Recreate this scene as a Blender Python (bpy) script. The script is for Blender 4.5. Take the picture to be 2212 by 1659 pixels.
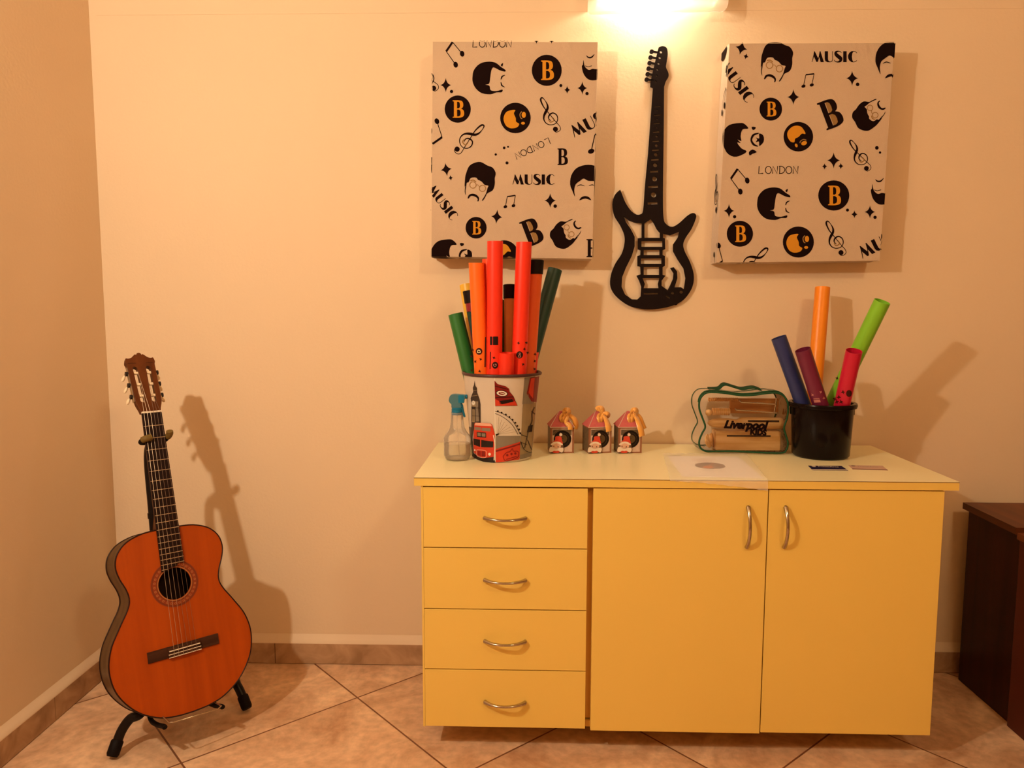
import bpy, bmesh, math, random
from mathutils import Vector, Matrix
from mathutils.geometry import tessellate_polygon
random.seed(7)
SCN = bpy.context.scene
for o in list(bpy.data.objects): bpy.data.objects.remove(o)
COL = SCN.collection
PI = math.pi
V = Vector

# ---------------------------------------------------------------- camera
CAM_H = 1.0819
F_PX, W_PX, H_PX = 1631.9, 2212, 1659
PITCH, YAW, ROLL = -0.1007, -0.0252, 0.0021
_f = V((math.sin(YAW)*math.cos(PITCH), math.cos(YAW)*math.cos(PITCH), math.sin(PITCH)))
_r0 = V((math.cos(YAW), -math.sin(YAW), 0)); _u0 = _r0.cross(_f)
_r = math.cos(ROLL)*_r0 + math.sin(ROLL)*_u0
_u = -math.sin(ROLL)*_r0 + math.cos(ROLL)*_u0
cd = bpy.data.cameras.new('camera'); cam = bpy.data.objects.new('camera', cd); COL.objects.link(cam)
cd.sensor_fit = 'HORIZONTAL'; cd.sensor_width = 36; cd.lens = 36*F_PX/W_PX; cd.clip_start = .02
cam.matrix_world = Matrix(((_r.x, _u.x, -_f.x, 0), (_r.y, _u.y, -_f.y, 0), (_r.z, _u.z, -_f.z, CAM_H), (0, 0, 0, 1)))
SCN.camera = cam
def ray(q):
    return _r*((q[0]-W_PX/2)/F_PX) + _u*(-(q[1]-H_PX/2)/F_PX) + _f
def aty(q, Y): d = ray(q); return V((0, 0, CAM_H)) + d*(Y/d.y)
def atz(q, Z): d = ray(q); return V((0, 0, CAM_H)) + d*((Z-CAM_H)/d.z)
def m_per_px(P): return (P-V((0, 0, CAM_H))).dot(_f)/F_PX

# ---------------------------------------------------------------- world, exposure, lights
w = bpy.data.worlds.new('world'); SCN.world = w; w.use_nodes = True
w.node_tree.nodes['Background'].inputs[0].default_value = (.5, .35, .2, 1)
w.node_tree.nodes['Background'].inputs[1].default_value = .02
SCN.view_settings.view_transform = 'Standard'; SCN.view_settings.look = 'None'
SCN.view_settings.gamma = 1; SCN.view_settings.exposure = 0; SCN.view_settings.use_curve_mapping = False
WARM = (1, .84, .60)
def bulb_light(name, loc, watts, r, col=WARM):
    l = bpy.data.lights.new(name, 'POINT'); l.energy = watts; l.color = col; l.shadow_soft_size = r
    o = bpy.data.objects.new(name, l); o.location = loc; COL.objects.link(o); return o
YW, XL = 2.2, -1.2544            # back wall, left wall
L_SIDE = V((-1.13, .45, 1.80))   # the wall lamp on the left wall
L_BACK = V((.315, 2.150, 1.95)) # the wall lamp above the electric guitar cut-out
bulb_light('side_bulb_light', L_SIDE, 73, .03)
bulb_light('back_bulb_light', L_BACK, 8.5, .025)
L_FILL = V((1.15, -.35, 2.56))   # added soft fill overhead, behind the camera, to even out the light
bulb_light('overhead_fill_light', L_FILL, 54, .16, (1, .72, .38))

# ---------------------------------------------------------------- materials
def lin(h):
    if isinstance(h, str):
        c = [int(h[i:i+2], 16)/255 for i in (0, 2, 4)]
        return tuple(x/12.92 if x <= .04045 else ((x+.055)/1.055)**2.4 for x in c)
    return h
def mat(name, col, rough=.6, metal=0, spec=.22, bump=0, bscale=200, var=0, vscale=5, coat=0, sheen=0):
    m = bpy.data.materials.new(name); m.use_nodes = True; nt = m.node_tree; N = nt.nodes; L = nt.links
    b = N['Principled BSDF']; c = lin(col)
    b.inputs['Base Color'].default_value = (*c, 1); b.inputs['Roughness'].default_value = rough
    b.inputs['Metallic'].default_value = metal; b.inputs['Specular IOR Level'].default_value = spec
    b.inputs['Coat Weight'].default_value = coat; b.inputs['Sheen Weight'].default_value = sheen
    tc = None
    if var or bump:
        tc = N.new('ShaderNodeTexCoord')
    if var:
        n = N.new('ShaderNodeTexNoise'); n.inputs['Scale'].default_value = vscale; n.inputs['Detail'].default_value = 5
        L.new(tc.outputs['Object'], n.inputs['Vector'])
        mx = N.new('ShaderNodeMix'); mx.data_type = 'RGBA'
        mx.inputs[6].default_value = (*[x*(1-var) for x in c], 1); mx.inputs[7].default_value = (*[min(1, x*(1+var)) for x in c], 1)
        L.new(n.outputs[0], mx.inputs[0]); L.new(mx.outputs[2], b.inputs['Base Color'])
    if bump:
        n = N.new('ShaderNodeTexNoise'); n.inputs['Scale'].default_value = bscale; n.inputs['Detail'].default_value = 3
        L.new(tc.outputs['Object'], n.inputs['Vector'])
        bp = N.new('ShaderNodeBump'); bp.inputs['Strength'].default_value = bump; bp.inputs['Distance'].default_value = .002
        L.new(n.outputs[0], bp.inputs['Height']); L.new(bp.outputs[0], b.inputs['Normal'])
    return m
def wood(name, c1, c2, axis='X', scale=30, rough=.5, coat=0, spec=.18):
    m = bpy.data.materials.new(name); m.use_nodes = True; nt = m.node_tree; N = nt.nodes; L = nt.links
    b = N['Principled BSDF']; b.inputs['Roughness'].default_value = rough; b.inputs['Coat Weight'].default_value = coat; b.inputs['Specular IOR Level'].default_value = spec
    tc = N.new('ShaderNodeTexCoord'); mp = N.new('ShaderNodeMapping')
    s = {'X': (.08, 1, 1), 'Y': (1, .08, 1), 'Z': (1, 1, .08)}[axis]; mp.inputs['Scale'].default_value = s
    n = N.new('ShaderNodeTexNoise'); n.inputs['Scale'].default_value = scale; n.inputs['Detail'].default_value = 6; n.inputs['Distortion'].default_value = .6
    r = N.new('ShaderNodeValToRGB'); r.color_ramp.elements[0].position = .35; r.color_ramp.elements[1].position = .68
    r.color_ramp.elements[0].color = (*lin(c1), 1); r.color_ramp.elements[1].color = (*lin(c2), 1)
    L.new(tc.outputs['Object'], mp.inputs[0]); L.new(mp.outputs[0], n.inputs['Vector']); L.new(n.outputs[0], r.inputs[0]); L.new(r.outputs[0], b.inputs['Base Color'])
    return m
def clear(name, tint=(1, 1, 1), keep=.8, rough=.08, body=(.9, .9, .9)):
    """thin clear plastic: mostly transparent with a glossy skin"""
    m = bpy.data.materials.new(name); m.use_nodes = True; nt = m.node_tree; N = nt.nodes; L = nt.links
    b = N['Principled BSDF']; b.inputs['Base Color'].default_value = (*body, 1); b.inputs['Roughness'].default_value = rough
    t = N.new('ShaderNodeBsdfTransparent'); t.inputs[0].default_value = (*tint, 1)
    fr = N.new('ShaderNodeFresnel'); fr.inputs[0].default_value = 1.45
    mt = N.new('ShaderNodeMath'); mt.operation = 'MULTIPLY_ADD'; mt.inputs[1].default_value = 1.0; mt.inputs[2].default_value = 1-keep; mt.use_clamp = True
    mx = N.new('ShaderNodeMixShader'); L.new(fr.outputs[0], mt.inputs[0]); L.new(mt.outputs[0], mx.inputs[0])
    L.new(t.outputs[0], mx.inputs[1]); L.new(b.outputs[0], mx.inputs[2]); L.new(mx.outputs[0], N['Material Output'].inputs[0])
    return m
def vinyl(name, fog=.012, ior=1.35, dc=(.7, .6, .45), ns=28, bs=.5, ro=.09):
    m = bpy.data.materials.new(name); m.use_nodes = True; nt = m.node_tree; N = nt.nodes; L = nt.links
    N.remove(N['Principled BSDF']); g = N.new('ShaderNodeBsdfGlossy'); g.inputs['Roughness'].default_value = ro
    t = N.new('ShaderNodeBsdfTransparent'); d = N.new('ShaderNodeBsdfDiffuse'); d.inputs[0].default_value = (*dc, 1)
    fr = N.new('ShaderNodeFresnel'); fr.inputs[0].default_value = ior
    m1 = N.new('ShaderNodeMixShader'); m1.inputs[0].default_value = fog; L.new(t.outputs[0], m1.inputs[1]); L.new(d.outputs[0], m1.inputs[2])
    mx = N.new('ShaderNodeMixShader'); L.new(fr.outputs[0], mx.inputs[0]); L.new(m1.outputs[0], mx.inputs[1]); L.new(g.outputs[0], mx.inputs[2])
    tc = N.new('ShaderNodeTexCoord'); n = N.new('ShaderNodeTexNoise'); n.inputs['Scale'].default_value = ns; n.inputs['Distortion'].default_value = 1
    b = N.new('ShaderNodeBump'); b.inputs['Strength'].default_value = bs; b.inputs['Distance'].default_value = .006
    L.new(tc.outputs['Object'], n.inputs[0]); L.new(n.outputs[0], b.inputs['Height']); L.new(b.outputs[0], g.inputs['Normal'])
    L.new(mx.outputs[0], N['Material Output'].inputs[0]); return m
def glow(name, col, strength, through):
    m = bpy.data.materials.new(name); m.use_nodes = True; nt = m.node_tree; N = nt.nodes; L = nt.links
    N.remove(N['Principled BSDF'])
    e = N.new('ShaderNodeEmission'); e.inputs[0].default_value = (*col, 1); e.inputs[1].default_value = strength
    t = N.new('ShaderNodeBsdfTransparent'); mx = N.new('ShaderNodeMixShader'); mx.inputs[0].default_value = 1-through
    L.new(t.outputs[0], mx.inputs[1]); L.new(e.outputs[0], mx.inputs[2]); L.new(mx.outputs[0], N['Material Output'].inputs[0])
    return m

WALL_C = (.80, .635, .46)
M = {}
M['wall'] = mat('wall_paint', WALL_C, .75, bump=.25, bscale=110, var=.03, vscale=3, spec=.3)
M['ceil'] = mat('ceiling_paint', (.55, .39, .22), .8)
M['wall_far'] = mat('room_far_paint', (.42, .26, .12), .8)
M['yellow'] = mat('yellow_laminate', (.84, .60, .14), .42, bump=.04, bscale=900, spec=.5)
M['yellow_lit_top'] = mat('yellow_laminate_lit_top', (.95, .88, .56), .28, bump=.03, bscale=900, spec=.5)  # fronts' laminate paled, light falling on the top put into its colour
M['recess_shade'] = mat('yellow_laminate_shaded', (.62, .33, .06), .6)  # darker copy of the laminate, shade of the recess put into its colour
M['edge_line'] = mat('dark_edge_line', (.10, .03, .02), .6)
M['chrome'] = mat('chrome', (.50, .44, .36), .16, 1)
M['dark_under'] = mat('dark_underside', (.12, .06, .03), .7)
M['cloth'] = mat('canvas_cloth', (.60, .455, .335), .9, bump=.5, bscale=700, var=.06, vscale=8, sheen=.2)
_nt = M['cloth'].node_tree; _b = [n for n in _nt.nodes if n.type == 'BUMP'][0]
_w = _nt.nodes.new('ShaderNodeTexNoise'); _w.inputs['Scale'].default_value = 9; _w.inputs['Detail'].default_value = 2; _w.inputs['Distortion'].default_value = 1.5
_tc = [n for n in _nt.nodes if n.type == 'TEX_COORD'][0]; _nt.links.new(_tc.outputs['Object'], _w.inputs['Vector'])
_b2 = _nt.nodes.new('ShaderNodeBump'); _b2.inputs['Strength'].default_value = .35; _b2.inputs['Distance'].default_value = .012
_nt.links.new(_w.outputs[0], _b2.inputs['Height']); _nt.links.new(_b.outputs[0], _b2.inputs['Normal']); _nt.links.new(_b2.outputs[0], _nt.nodes['Principled BSDF'].inputs['Normal'])
M['ink'] = mat('black_ink', (.009, .003, .003), .9, spec=.08)
M['ochre'] = mat('ochre_ink', (.62, .27, .02), .85, spec=.2)
M['tan_ink'] = mat('tan_ink', (.30, .17, .06), .85, spec=.2)
M['black_mdf'] = mat('black_painted_board', (.008, .003, .003), .6, spec=.12)
M['plaster'] = mat('plaster_bead', (.82, .66, .50), .8)

# ---------------------------------------------------------------- mesh builder
class G:
    def __init__(s): s.v = []; s.f = []; s.m = []
    def add(s, vs, fs, m=0):
        n = len(s.v); s.v += [V(p) for p in vs]; s.f += [tuple(i+n for i in f) for f in fs]; s.m += [m]*len(fs); return s
    def box(s, a, b, m=0, fn=None):
        x0, y0, z0 = a; x1, y1, z1 = b
        vs = [V(p) for p in ((x0, y0, z0), (x1, y0, z0), (x1, y1, z0), (x0, y1, z0), (x0, y0, z1), (x1, y0, z1), (x1, y1, z1), (x0, y1, z1))]
        if fn: vs = [fn(p) for p in vs]
        return s.add(vs, [(0, 3, 2, 1), (4, 5, 6, 7), (0, 1, 5, 4), (1, 2, 6, 5), (2, 3, 7, 6), (3, 0, 4, 7)], m)
    def tube(s, pts, r, seg=12, m=0, caps=True, flat=1.0, side=None):
        pts = [V(p) for p in pts]; n = len(pts); rs = r if isinstance(r, (list, tuple)) else [r]*n
        t0 = (pts[1]-pts[0]).normalized(); up = V(side) if side else (V((0, 0, 1)) if abs(t0.z) < .9 else V((1, 0, 0)))
        vs = []
        for i, p in enumerate(pts):
            t = (pts[min(i+1, n-1)]-pts[max(i-1, 0)]).normalized()
            a = (up-t*up.dot(t)).normalized(); b = t.cross(a); up = a
            for k in range(seg):
                an = 2*PI*k/seg; vs.append(p+(a*math.cos(an)+b*math.sin(an)*flat)*rs[i])
        fs = [(i*seg+k, i*seg+(k+1) % seg, (i+1)*seg+(k+1) % seg, (i+1)*seg+k) for i in range(n-1) for k in range(seg)]
        if caps: fs += [tuple(reversed(range(seg))), tuple((n-1)*seg+k for k in range(seg))]
        return s.add(vs, fs, m)
    def lathe(s, prof, c=(0, 0, 0), ax=(0, 0, 1), seg=40, m=0, mfn=None, caps=False):
        c = V(c); ax = V(ax).normalized(); a = ax.orthogonal().normalized()
        if abs(ax.z) > .99: a = V((1, 0, 0))
        b = ax.cross(a); vs = []
        for (r, h) in prof:
            for k in range(seg):
                an = 2*PI*k/seg; vs.append(c+ax*h+(a*math.cos(an)+b*math.sin(an))*r)
        n = len(s.v); s.v += vs
        for i in range(len(prof)-1):
            for k in range(seg):
                s.f.append(tuple(n+q for q in (i*seg+k, i*seg+(k+1) % seg, (i+1)*seg+(k+1) % seg, (i+1)*seg+k))); s.m.append(mfn(i) if mfn else m)
        if caps:
            s.f.append(tuple(n+q for q in reversed(range(seg)))); s.m.append(m)
            s.f.append(tuple(n+(len(prof)-1)*seg+k for k in range(seg))); s.m.append(m)
        return s
    def prism(s, loops, fn, d0=0, d1=None, m=0):
        """loops of 2D points (first outer, rest holes); fn(x, y, d) -> world"""
        loops = [list(l) for l in loops]
        tris = tessellate_polygon([[V((x, y, 0)) for x, y in l] for l in loops])
        flat = [q for l in loops for q in l]
        if d1 is None: return s.add([fn(x, y, d0) for x, y in flat], tris, m)
        n = len(flat); vs = [fn(x, y, d0) for x, y in flat]+[fn(x, y, d1) for x, y in flat]
        fs = [tuple(t) for t in tris]+[tuple(i+n for i in reversed(t)) for t in tris]; o = 0
        for l in loops:
            k = len(l); fs += [(o+i, o+(i+1) % k, n+o+(i+1) % k, n+o+i) for i in range(k)]; o += k
        return s.add(vs, fs, m)
    def strip(s, pts, wid, m=0):
        """ribbon: pts centre points, wid a half width vector (or list)"""
        ws = wid if isinstance(wid, list) else [wid]*len(pts); vs = []
        for p, q in zip(pts, ws): vs += [V(p)-V(q), V(p)+V(q)]
        return s.add(vs, [(2*i, 2*i+1, 2*i+3, 2*i+2) for i in range(len(pts)-1)], m)
    def build(s, name, mats, parent=None, smooth=0, bevel=0, solid=0, seg=2, local=False, weld=True, subsurf=0):
        me = bpy.data.meshes.new(name); off = V((0, 0, 0))
        if parent is not None and not local:
            rt = parent
            while rt.parent is not None: rt = rt.parent
            off = V(rt['_o'])
        me.from_pydata([tuple(p-off) for p in s.v], [], s.f)
        for x in (mats if isinstance(mats, (list, tuple)) else [mats]): me.materials.append(M[x] if isinstance(x, str) else x)
        for p, k in zip(me.polygons, s.m): p.material_index = k
        bm = bmesh.new(); bm.from_mesh(me)
        if weld: bmesh.ops.remove_doubles(bm, verts=bm.verts, dist=1e-6)
        bmesh.ops.recalc_face_normals(bm, faces=bm.faces)
        if smooth:
            for f in bm.faces: f.smooth = True
            for e in bm.edges:
                if len(e.link_faces) == 2 and e.calc_face_angle(0) > math.radians(smooth): e.smooth = False
        bm.to_mesh(me); bm.free()
        o = bpy.data.objects.new(name, me); COL.objects.link(o)
        if parent is not None: o.parent = parent
        if solid: md = o.modifiers.new('s', 'SOLIDIFY'); md.thickness = solid; md.offset = 0
        if bevel: md = o.modifiers.new('b', 'BEVEL'); md.width = bevel; md.segments = seg; md.limit_method = 'ANGLE'
        if subsurf: md = o.modifiers.new('u', 'SUBSURF'); md.levels = subsurf; md.render_levels = subsurf
        return o
def thing(name, label, cat, loc=(0, 0, 0), group=None, mw=None):
    o = bpy.data.objects.new(name, None); COL.objects.link(o); o.empty_display_size = .05
    if mw is not None: o.matrix_world = mw
    else: o.location = loc
    o['label'] = label; o['category'] = cat; o['_o'] = tuple(loc)
    if group: o['group'] = group
    return o
def tag(o, label, cat, group=None):
    o['label'] = label; o['category'] = cat
    if group: o['group'] = group
    return o
def struct(o): o['kind'] = 'structure'; return o
def cat_rom(pts, n=6, closed=True):
    pts = [tuple(p) for p in pts]; N = len(pts); out = []
    rng = range(N) if closed else range(N-1)
    for i in rng:
        if closed: P = [pts[(i+k) % N] for k in (-1, 0, 1, 2)]
        else: P = [pts[max(i-1, 0)], pts[i], pts[i+1], pts[min(i+2, N-1)]]
        if P[1] == P[2]: continue
        for j in range(n):
            t = j/n
            out.append(tuple(.5*(2*b+(c-a)*t+(2*a-5*b+4*c-d)*t*t+(3*b-a-3*c+d)*t**3) for a, b, c, d in zip(*P)))
    if not closed: out.append(pts[-1])
    return out
def circ(cx, cy, rx, ry=None, n=36, rot=0):
    ry = ry or rx; c, s = math.cos(rot), math.sin(rot)
    return [(cx+rx*math.cos(a)*c-ry*math.sin(a)*s, cy+rx*math.cos(a)*s+ry*math.sin(a)*c) for a in [2*PI*k/n for k in range(n)]]
def lerp(a, b, t): return a+(b-a)*t
def text_geo(body, shear=0, offset=0, size=1):
    c = bpy.data.curves.new('t', 'FONT'); c.body = body; c.shear = shear; c.offset = offset; c.size = size
    c.align_x = 'CENTER'; c.align_y = 'CENTER'; c.resolution_u = 3; c.fill_mode = 'FRONT'
    o = bpy.data.objects.new('t', c); COL.objects.link(o); bpy.context.view_layer.update()
    me = bpy.data.meshes.new_from_object(o.evaluated_get(bpy.context.evaluated_depsgraph_get()))
    r = ([(v.co.x, v.co.y) for v in me.vertices], [tuple(p.vertices) for p in me.polygons])
    bpy.data.objects.remove(o); bpy.data.curves.remove(c); bpy.data.meshes.remove(me)
    return r

# ================================================================= the room
XR, YF, ZC = 2.3, -1.6, 2.75
def fl_mat():
    m = bpy.data.materials.new('floor_tiles'); m.use_nodes = True; nt = m.node_tree; N = nt.nodes; L = nt.links
    b = N['Principled BSDF']; b.inputs['Roughness'].default_value = .42
    g = N.new('ShaderNodeNewGeometry'); mp = N.new('ShaderNodeMapping'); mp.vector_type = 'TEXTURE'
    mp.inputs['Location'].default_value = (-.4796, 1.9951, 0); mp.inputs['Rotation'].default_value = (0, 0, .7323); mp.inputs['Scale'].default_value = (.4701, .4701, 1)
    L.new(g.outputs['Position'], mp.inputs[0]); sp = N.new('ShaderNodeSeparateXYZ'); L.new(mp.outputs[0], sp.inputs[0])
    def math_(op, a, b_=None, clamp=False):
        n = N.new('ShaderNodeMath'); n.operation = op; n.use_clamp = clamp
        for i, x in enumerate((a, b_)):
            if x is None: continue
            if isinstance(x, (int, float)): n.inputs[i].default_value = x
            else: L.new(x, n.inputs[i])
        return n.outputs[0]
    ds = []
    for ax in (0, 1):
        fr = math_('FRACT', sp.outputs[ax]); d = math_('ABSOLUTE', math_('SUBTRACT', fr, .5)); ds.append(d)
    mxd = math_('MAXIMUM', ds[0], ds[1])
    gr = math_('MULTIPLY', math_('SUBTRACT', mxd, .4945), 600, True)   # 1 in the grout
    n1 = N.new('ShaderNodeTexNoise'); n1.inputs['Scale'].default_value = 5; n1.inputs['Detail'].default_value = 8; n1.inputs['Roughness'].default_value = .65; n1.inputs['Distortion'].default_value = 1.2
    fx = math_('FLOOR', sp.outputs[0]); fy = math_('FLOOR', sp.outputs[1])
    cb = N.new('ShaderNodeCombineXYZ'); L.new(math_('MULTIPLY', fx, 3.7), cb.inputs[0]); L.new(math_('MULTIPLY', fy, 5.3), cb.inputs[1])
    va = N.new('ShaderNodeVectorMath'); L.new(g.outputs['Position'], va.inputs[0]); L.new(cb.outputs[0], va.inputs[1])
    L.new(va.outputs[0], n1.inputs['Vector'])
    n2 = N.new('ShaderNodeTexNoise'); n2.inputs['Scale'].default_value = 45; n2.inputs['Detail'].default_value = 8; L.new(g.outputs['Position'], n2.inputs['Vector'])
    r1 = N.new('ShaderNodeValToRGB'); e = r1.color_ramp.elements; e[0].position = .32; e[0].color = (.52, .30, .18, 1); e[1].position = .66; e[1].color = (.86, .61, .42, 1)
    L.new(n1.outputs[0], r1.inputs[0])
    r2 = N.new('ShaderNodeValToRGB'); e = r2.color_ramp.elements; e[0].position = .3; e[0].color = (.72, .68, .62, 1); e[1].position = .62; e[1].color = (1.12, 1.08, 1.05, 1)
    L.new(n2.outputs[0], r2.inputs[0])
    mu = N.new('ShaderNodeMix'); mu.data_type = 'RGBA'; mu.blend_type = 'MULTIPLY'; mu.inputs[0].default_value = .6
    L.new(r1.outputs[0], mu.inputs[6]); L.new(r2.outputs[0], mu.inputs[7])
    mx = N.new('ShaderNodeMix'); mx.data_type = 'RGBA'; mx.inputs[7].default_value = (.20, .075, .035, 1)
    L.new(gr, mx.inputs[0]); L.new(mu.outputs[2], mx.inputs[6]); L.new(mx.outputs[2], b.inputs['Base Color'])
    hh = math_('SUBTRACT', math_('MULTIPLY', math_('ADD', n1.outputs[0], n2.outputs[0]), .5), gr)
    bp = N.new('ShaderNodeBump'); bp.inputs['Strength'].default_value = .6; bp.inputs['Distance'].default_value = .0025
    L.new(hh, bp.inputs['Height']); L.new(bp.outputs[0], b.inputs['Normal'])
    return m
M['floor'] = fl_mat()
def stone(name, a, b2):
    m = mat(name, a, .5); nt = m.node_tree; N = nt.nodes; L = nt.links
    n = N.new('ShaderNodeTexNoise'); n.inputs['Scale'].default_value = 14; n.inputs['Detail'].default_value = 8; n.inputs['Distortion'].default_value = 1
    g = N.new('ShaderNodeNewGeometry'); L.new(g.outputs['Position'], n.inputs['Vector'])
    r = N.new('ShaderNodeValToRGB'); e = r.color_ramp.elements; e[0].position = .32; e[0].color = (*a, 1); e[1].position = .68; e[1].color = (*b2, 1)
    L.new(n.outputs[0], r.inputs[0]); L.new(r.outputs[0], N['Principled BSDF'].inputs['Base Color']); return m
M['skirting'] = stone('skirting_tile', (.34, .20, .11), (.56, .36, .22))
M['grout'] = mat('grout', (.16, .07, .035), .9)

struct(G().box((XL-.1, YF-.1, -.1), (XR+.1, YW+.1, 0)).build('floor', 'floor'))
struct(G().box((XL-.1, YF-.1, ZC), (XR+.1, YW+.1, ZC+.1)).build('ceiling', 'ceil'))
struct(G().box((XL-.1, YW, 0), (XR+.1, YW+.1, ZC)).build('wall_back', 'wall'))
struct(G().box((XL-.1, YF, 0), (XL, YW, ZC)).build('wall_left', 'wall'))
struct(G().box((XR, YF, 0), (XR+.1, YW, ZC)).build('wall_right', 'wall_far'))
struct(G().box((XL-.1, YF-.1, 0), (XR+.1, YF, ZC)).build('wall_front', 'wall_far'))
BH, BT = .0647, .012
g = G(); g.box((XL, YW-BT+.002, 0), (XR, YW, BH-.001), 1)
jx = [XL+BT, aty((597, 1410), YW).x]
while jx[-1] < XR: jx.append(jx[-1]+.47)
jx[-1] = XR
for a, b in zip(jx, jx[1:]): g.box((a+.0012, YW-BT, .002), (b-.0012, YW-.001, BH))
struct(g.build('baseboard_back', ['skirting', 'grout']))
g = G(); g.box((XL, YF, 0), (XL+BT-.002, YW-BT, BH-.001), 1)
d = ray((119, 1522)); yj = (XL+BT)/d.x*d.y
ys = [YW-BT, yj]
while ys[-1] > YF: ys.append(ys[-1]-.47)
ys[-1] = YF
for a, b in zip(ys, ys[1:]): g.box((XL+.001, b+.0012, .002), (XL+BT, a-.0012, BH))
struct(g.build('baseboard_left', ['skirting', 'grout']))
# plaster bead above the skirting, flaring out to the tile
def bead(name, a, b, n):
    n = V(n); prof = [(0, BH), (BT, BH), (BT, BH+.004), (.006, BH+.012), (0, BH+.026)]
    vs = [V(p)+n*q+V((0, 0, z)) for p in (a, b) for q, z in prof]; k = len(prof)
    fs = [(i, i+1, k+i+1, k+i) for i in range(k-1)]+[tuple(range(k)), tuple(range(2*k-1, k-1, -1))]
    struct(G().add(vs, fs).build(name, 'plaster', smooth=50))
bead('trim_1', (XL, YW, 0), (XR, YW, 0), (0, -1, 0))
bead('trim_2', (XL, YF, 0), (XL, YW, 0), (1, 0, 0))
# a thin plaster seam running across the wall behind the lamp
zs = aty((1640, 22), YW).z
struct(G().tube([(XL+.02, YW, zs), (XR, YW, zs)], .0006, 6).build('trim_3', 'wall', smooth=60))

# ================================================================= wall lamps
M['bulb'] = glow('lit_bulb', (1, .85, .62), 22, .8)
def frosted():
    m = bpy.data.materials.new('frosted_glass'); m.use_nodes = True; nt = m.node_tree; N = nt.nodes; L = nt.links
    b = N['Principled BSDF']; b.inputs['Base Color'].default_value = (.9, .9, .88, 1); b.inputs['Roughness'].default_value = .25
    tl = N.new('ShaderNodeBsdfTranslucent'); tl.inputs[0].default_value = (.95, .93, .9, 1)
    t = N.new('ShaderNodeBsdfTransparent')
    m1 = N.new('ShaderNodeMixShader'); m1.inputs[0].default_value = .7; L.new(b.outputs[0], m1.inputs[1]); L.new(tl.outputs[0], m1.inputs[2])
    m2 = N.new('ShaderNodeMixShader'); m2.inputs[0].default_value = .55; L.new(t.outputs[0], m2.inputs[1]); L.new(m1.outputs[0], m2.inputs[2])
    L.new(m2.outputs[0], N['Material Output'].inputs[0]); return m
M['frost'] = frosted()
M['white_metal'] = mat('white_metal', (.8, .78, .74), .4)
PF = .105  # projection of the glass from the wall
xa, xb = aty((1272, 19), YW-PF).x, aty((1580, 19), YW-PF).x
zb = aty((1425, 20), YW-PF).z
t = thing('wall_lamp', 'wide white glass wall lamp switched on, at the top edge of the photo', 'lamp', ((xa+xb)/2, YW, zb))
rc = .03
def shade_loop(x0, x1, z0, z1):
    l = []
    for cx, cz, a0 in ((x1-rc, z0+rc, -PI/2), (x1-rc, z1-rc, 0), (x0+.008, z1-.008, PI/2), (x0+.008, z0+.008, PI)):
        r = rc if cx > (x0+x1)/2 else .008
        for k in range(7): l.append((cx+r*math.cos(a0+PI/2*k/6), cz+r*math.sin(a0+PI/2*k/6)))
    return l
lp = shade_loop(xa, xb, zb, zb+.17)
g = G(); g.prism([lp], lambda x, z, d: V((x, YW-PF+d+.035*((2*(x-(xa+xb)/2)/(xb-xa))**4), z)), 0, .005)
g.build('glass_shade', 'frost', t, smooth=40)
xm = L_BACK.x
g = G().box((xm-.05, YW-.014, zb+.06), (xm+.05, YW-.001, zb+.15)); g.build('mounting_plate', 'white_metal', t, bevel=.003)
g = G()
for zz in (zb+.05, zb+.12): g.box(((xa+xb)/2-.16, YW-.045, zz-.006), ((xa+xb)/2+.16, YW-.035, zz+.006))
for xx in (xa+.02, xb-.02): g.box((xx-.006, YW-PF+.035, zb+.04), (xx+.006, YW-.001, zb+.13))
g.build('bracket', 'white_metal', t, bevel=.001)
g = G().lathe([(.0, -.032), (.014, -.028), (.024, -.014), (.027, 0), (.024, .014), (.016, .028), (.013, .04), (0.0, .04)], L_BACK, seg=24)
g.build('bulb', 'bulb', t, smooth=60)
t = thing('wall_lamp', 'round frosted globe wall lamp on the left wall, outside the photo', 'lamp', (XL, L_SIDE.y, L_SIDE.z))
M['globe'] = glow('lit_globe', (1, .85, .62), 3, .93)
g = G().lathe([(.001, -.07), (.035, -.06), (.06, -.036), (.07, 0), (.06, .036), (.035, .06), (.001, .07)], L_SIDE, seg=32); g.build('globe', 'globe', t, smooth=60)
g = G().tube([(XL, L_SIDE.y, L_SIDE.z-.10), (L_SIDE.x, L_SIDE.y, L_SIDE.z-.10), (L_SIDE.x, L_SIDE.y, L_SIDE.z-.07)], .008); g.build('bracket', 'white_metal', t, smooth=40)

t = thing('fill_lamp', 'round frosted fill lamp added overhead behind the camera, out of view', 'lamp', (L_FILL.x, L_FILL.y, ZC))  # housing for the added fill light, an unseen source
g = G().lathe([(.001, -.17), (.09, -.16), (.16, -.10), (.185, -.02), (.19, .10)], (L_FILL.x, L_FILL.y, L_FILL.z), seg=40); g.build('fill_dome', 'globe', t, smooth=60)
G().lathe([(.20, ZC-.10-L_FILL.z+.01), (.20, ZC-L_FILL.z), (.001, ZC-L_FILL.z)], L_FILL, seg=40).build('fill_base', 'white_metal', t, smooth=40)

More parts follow.
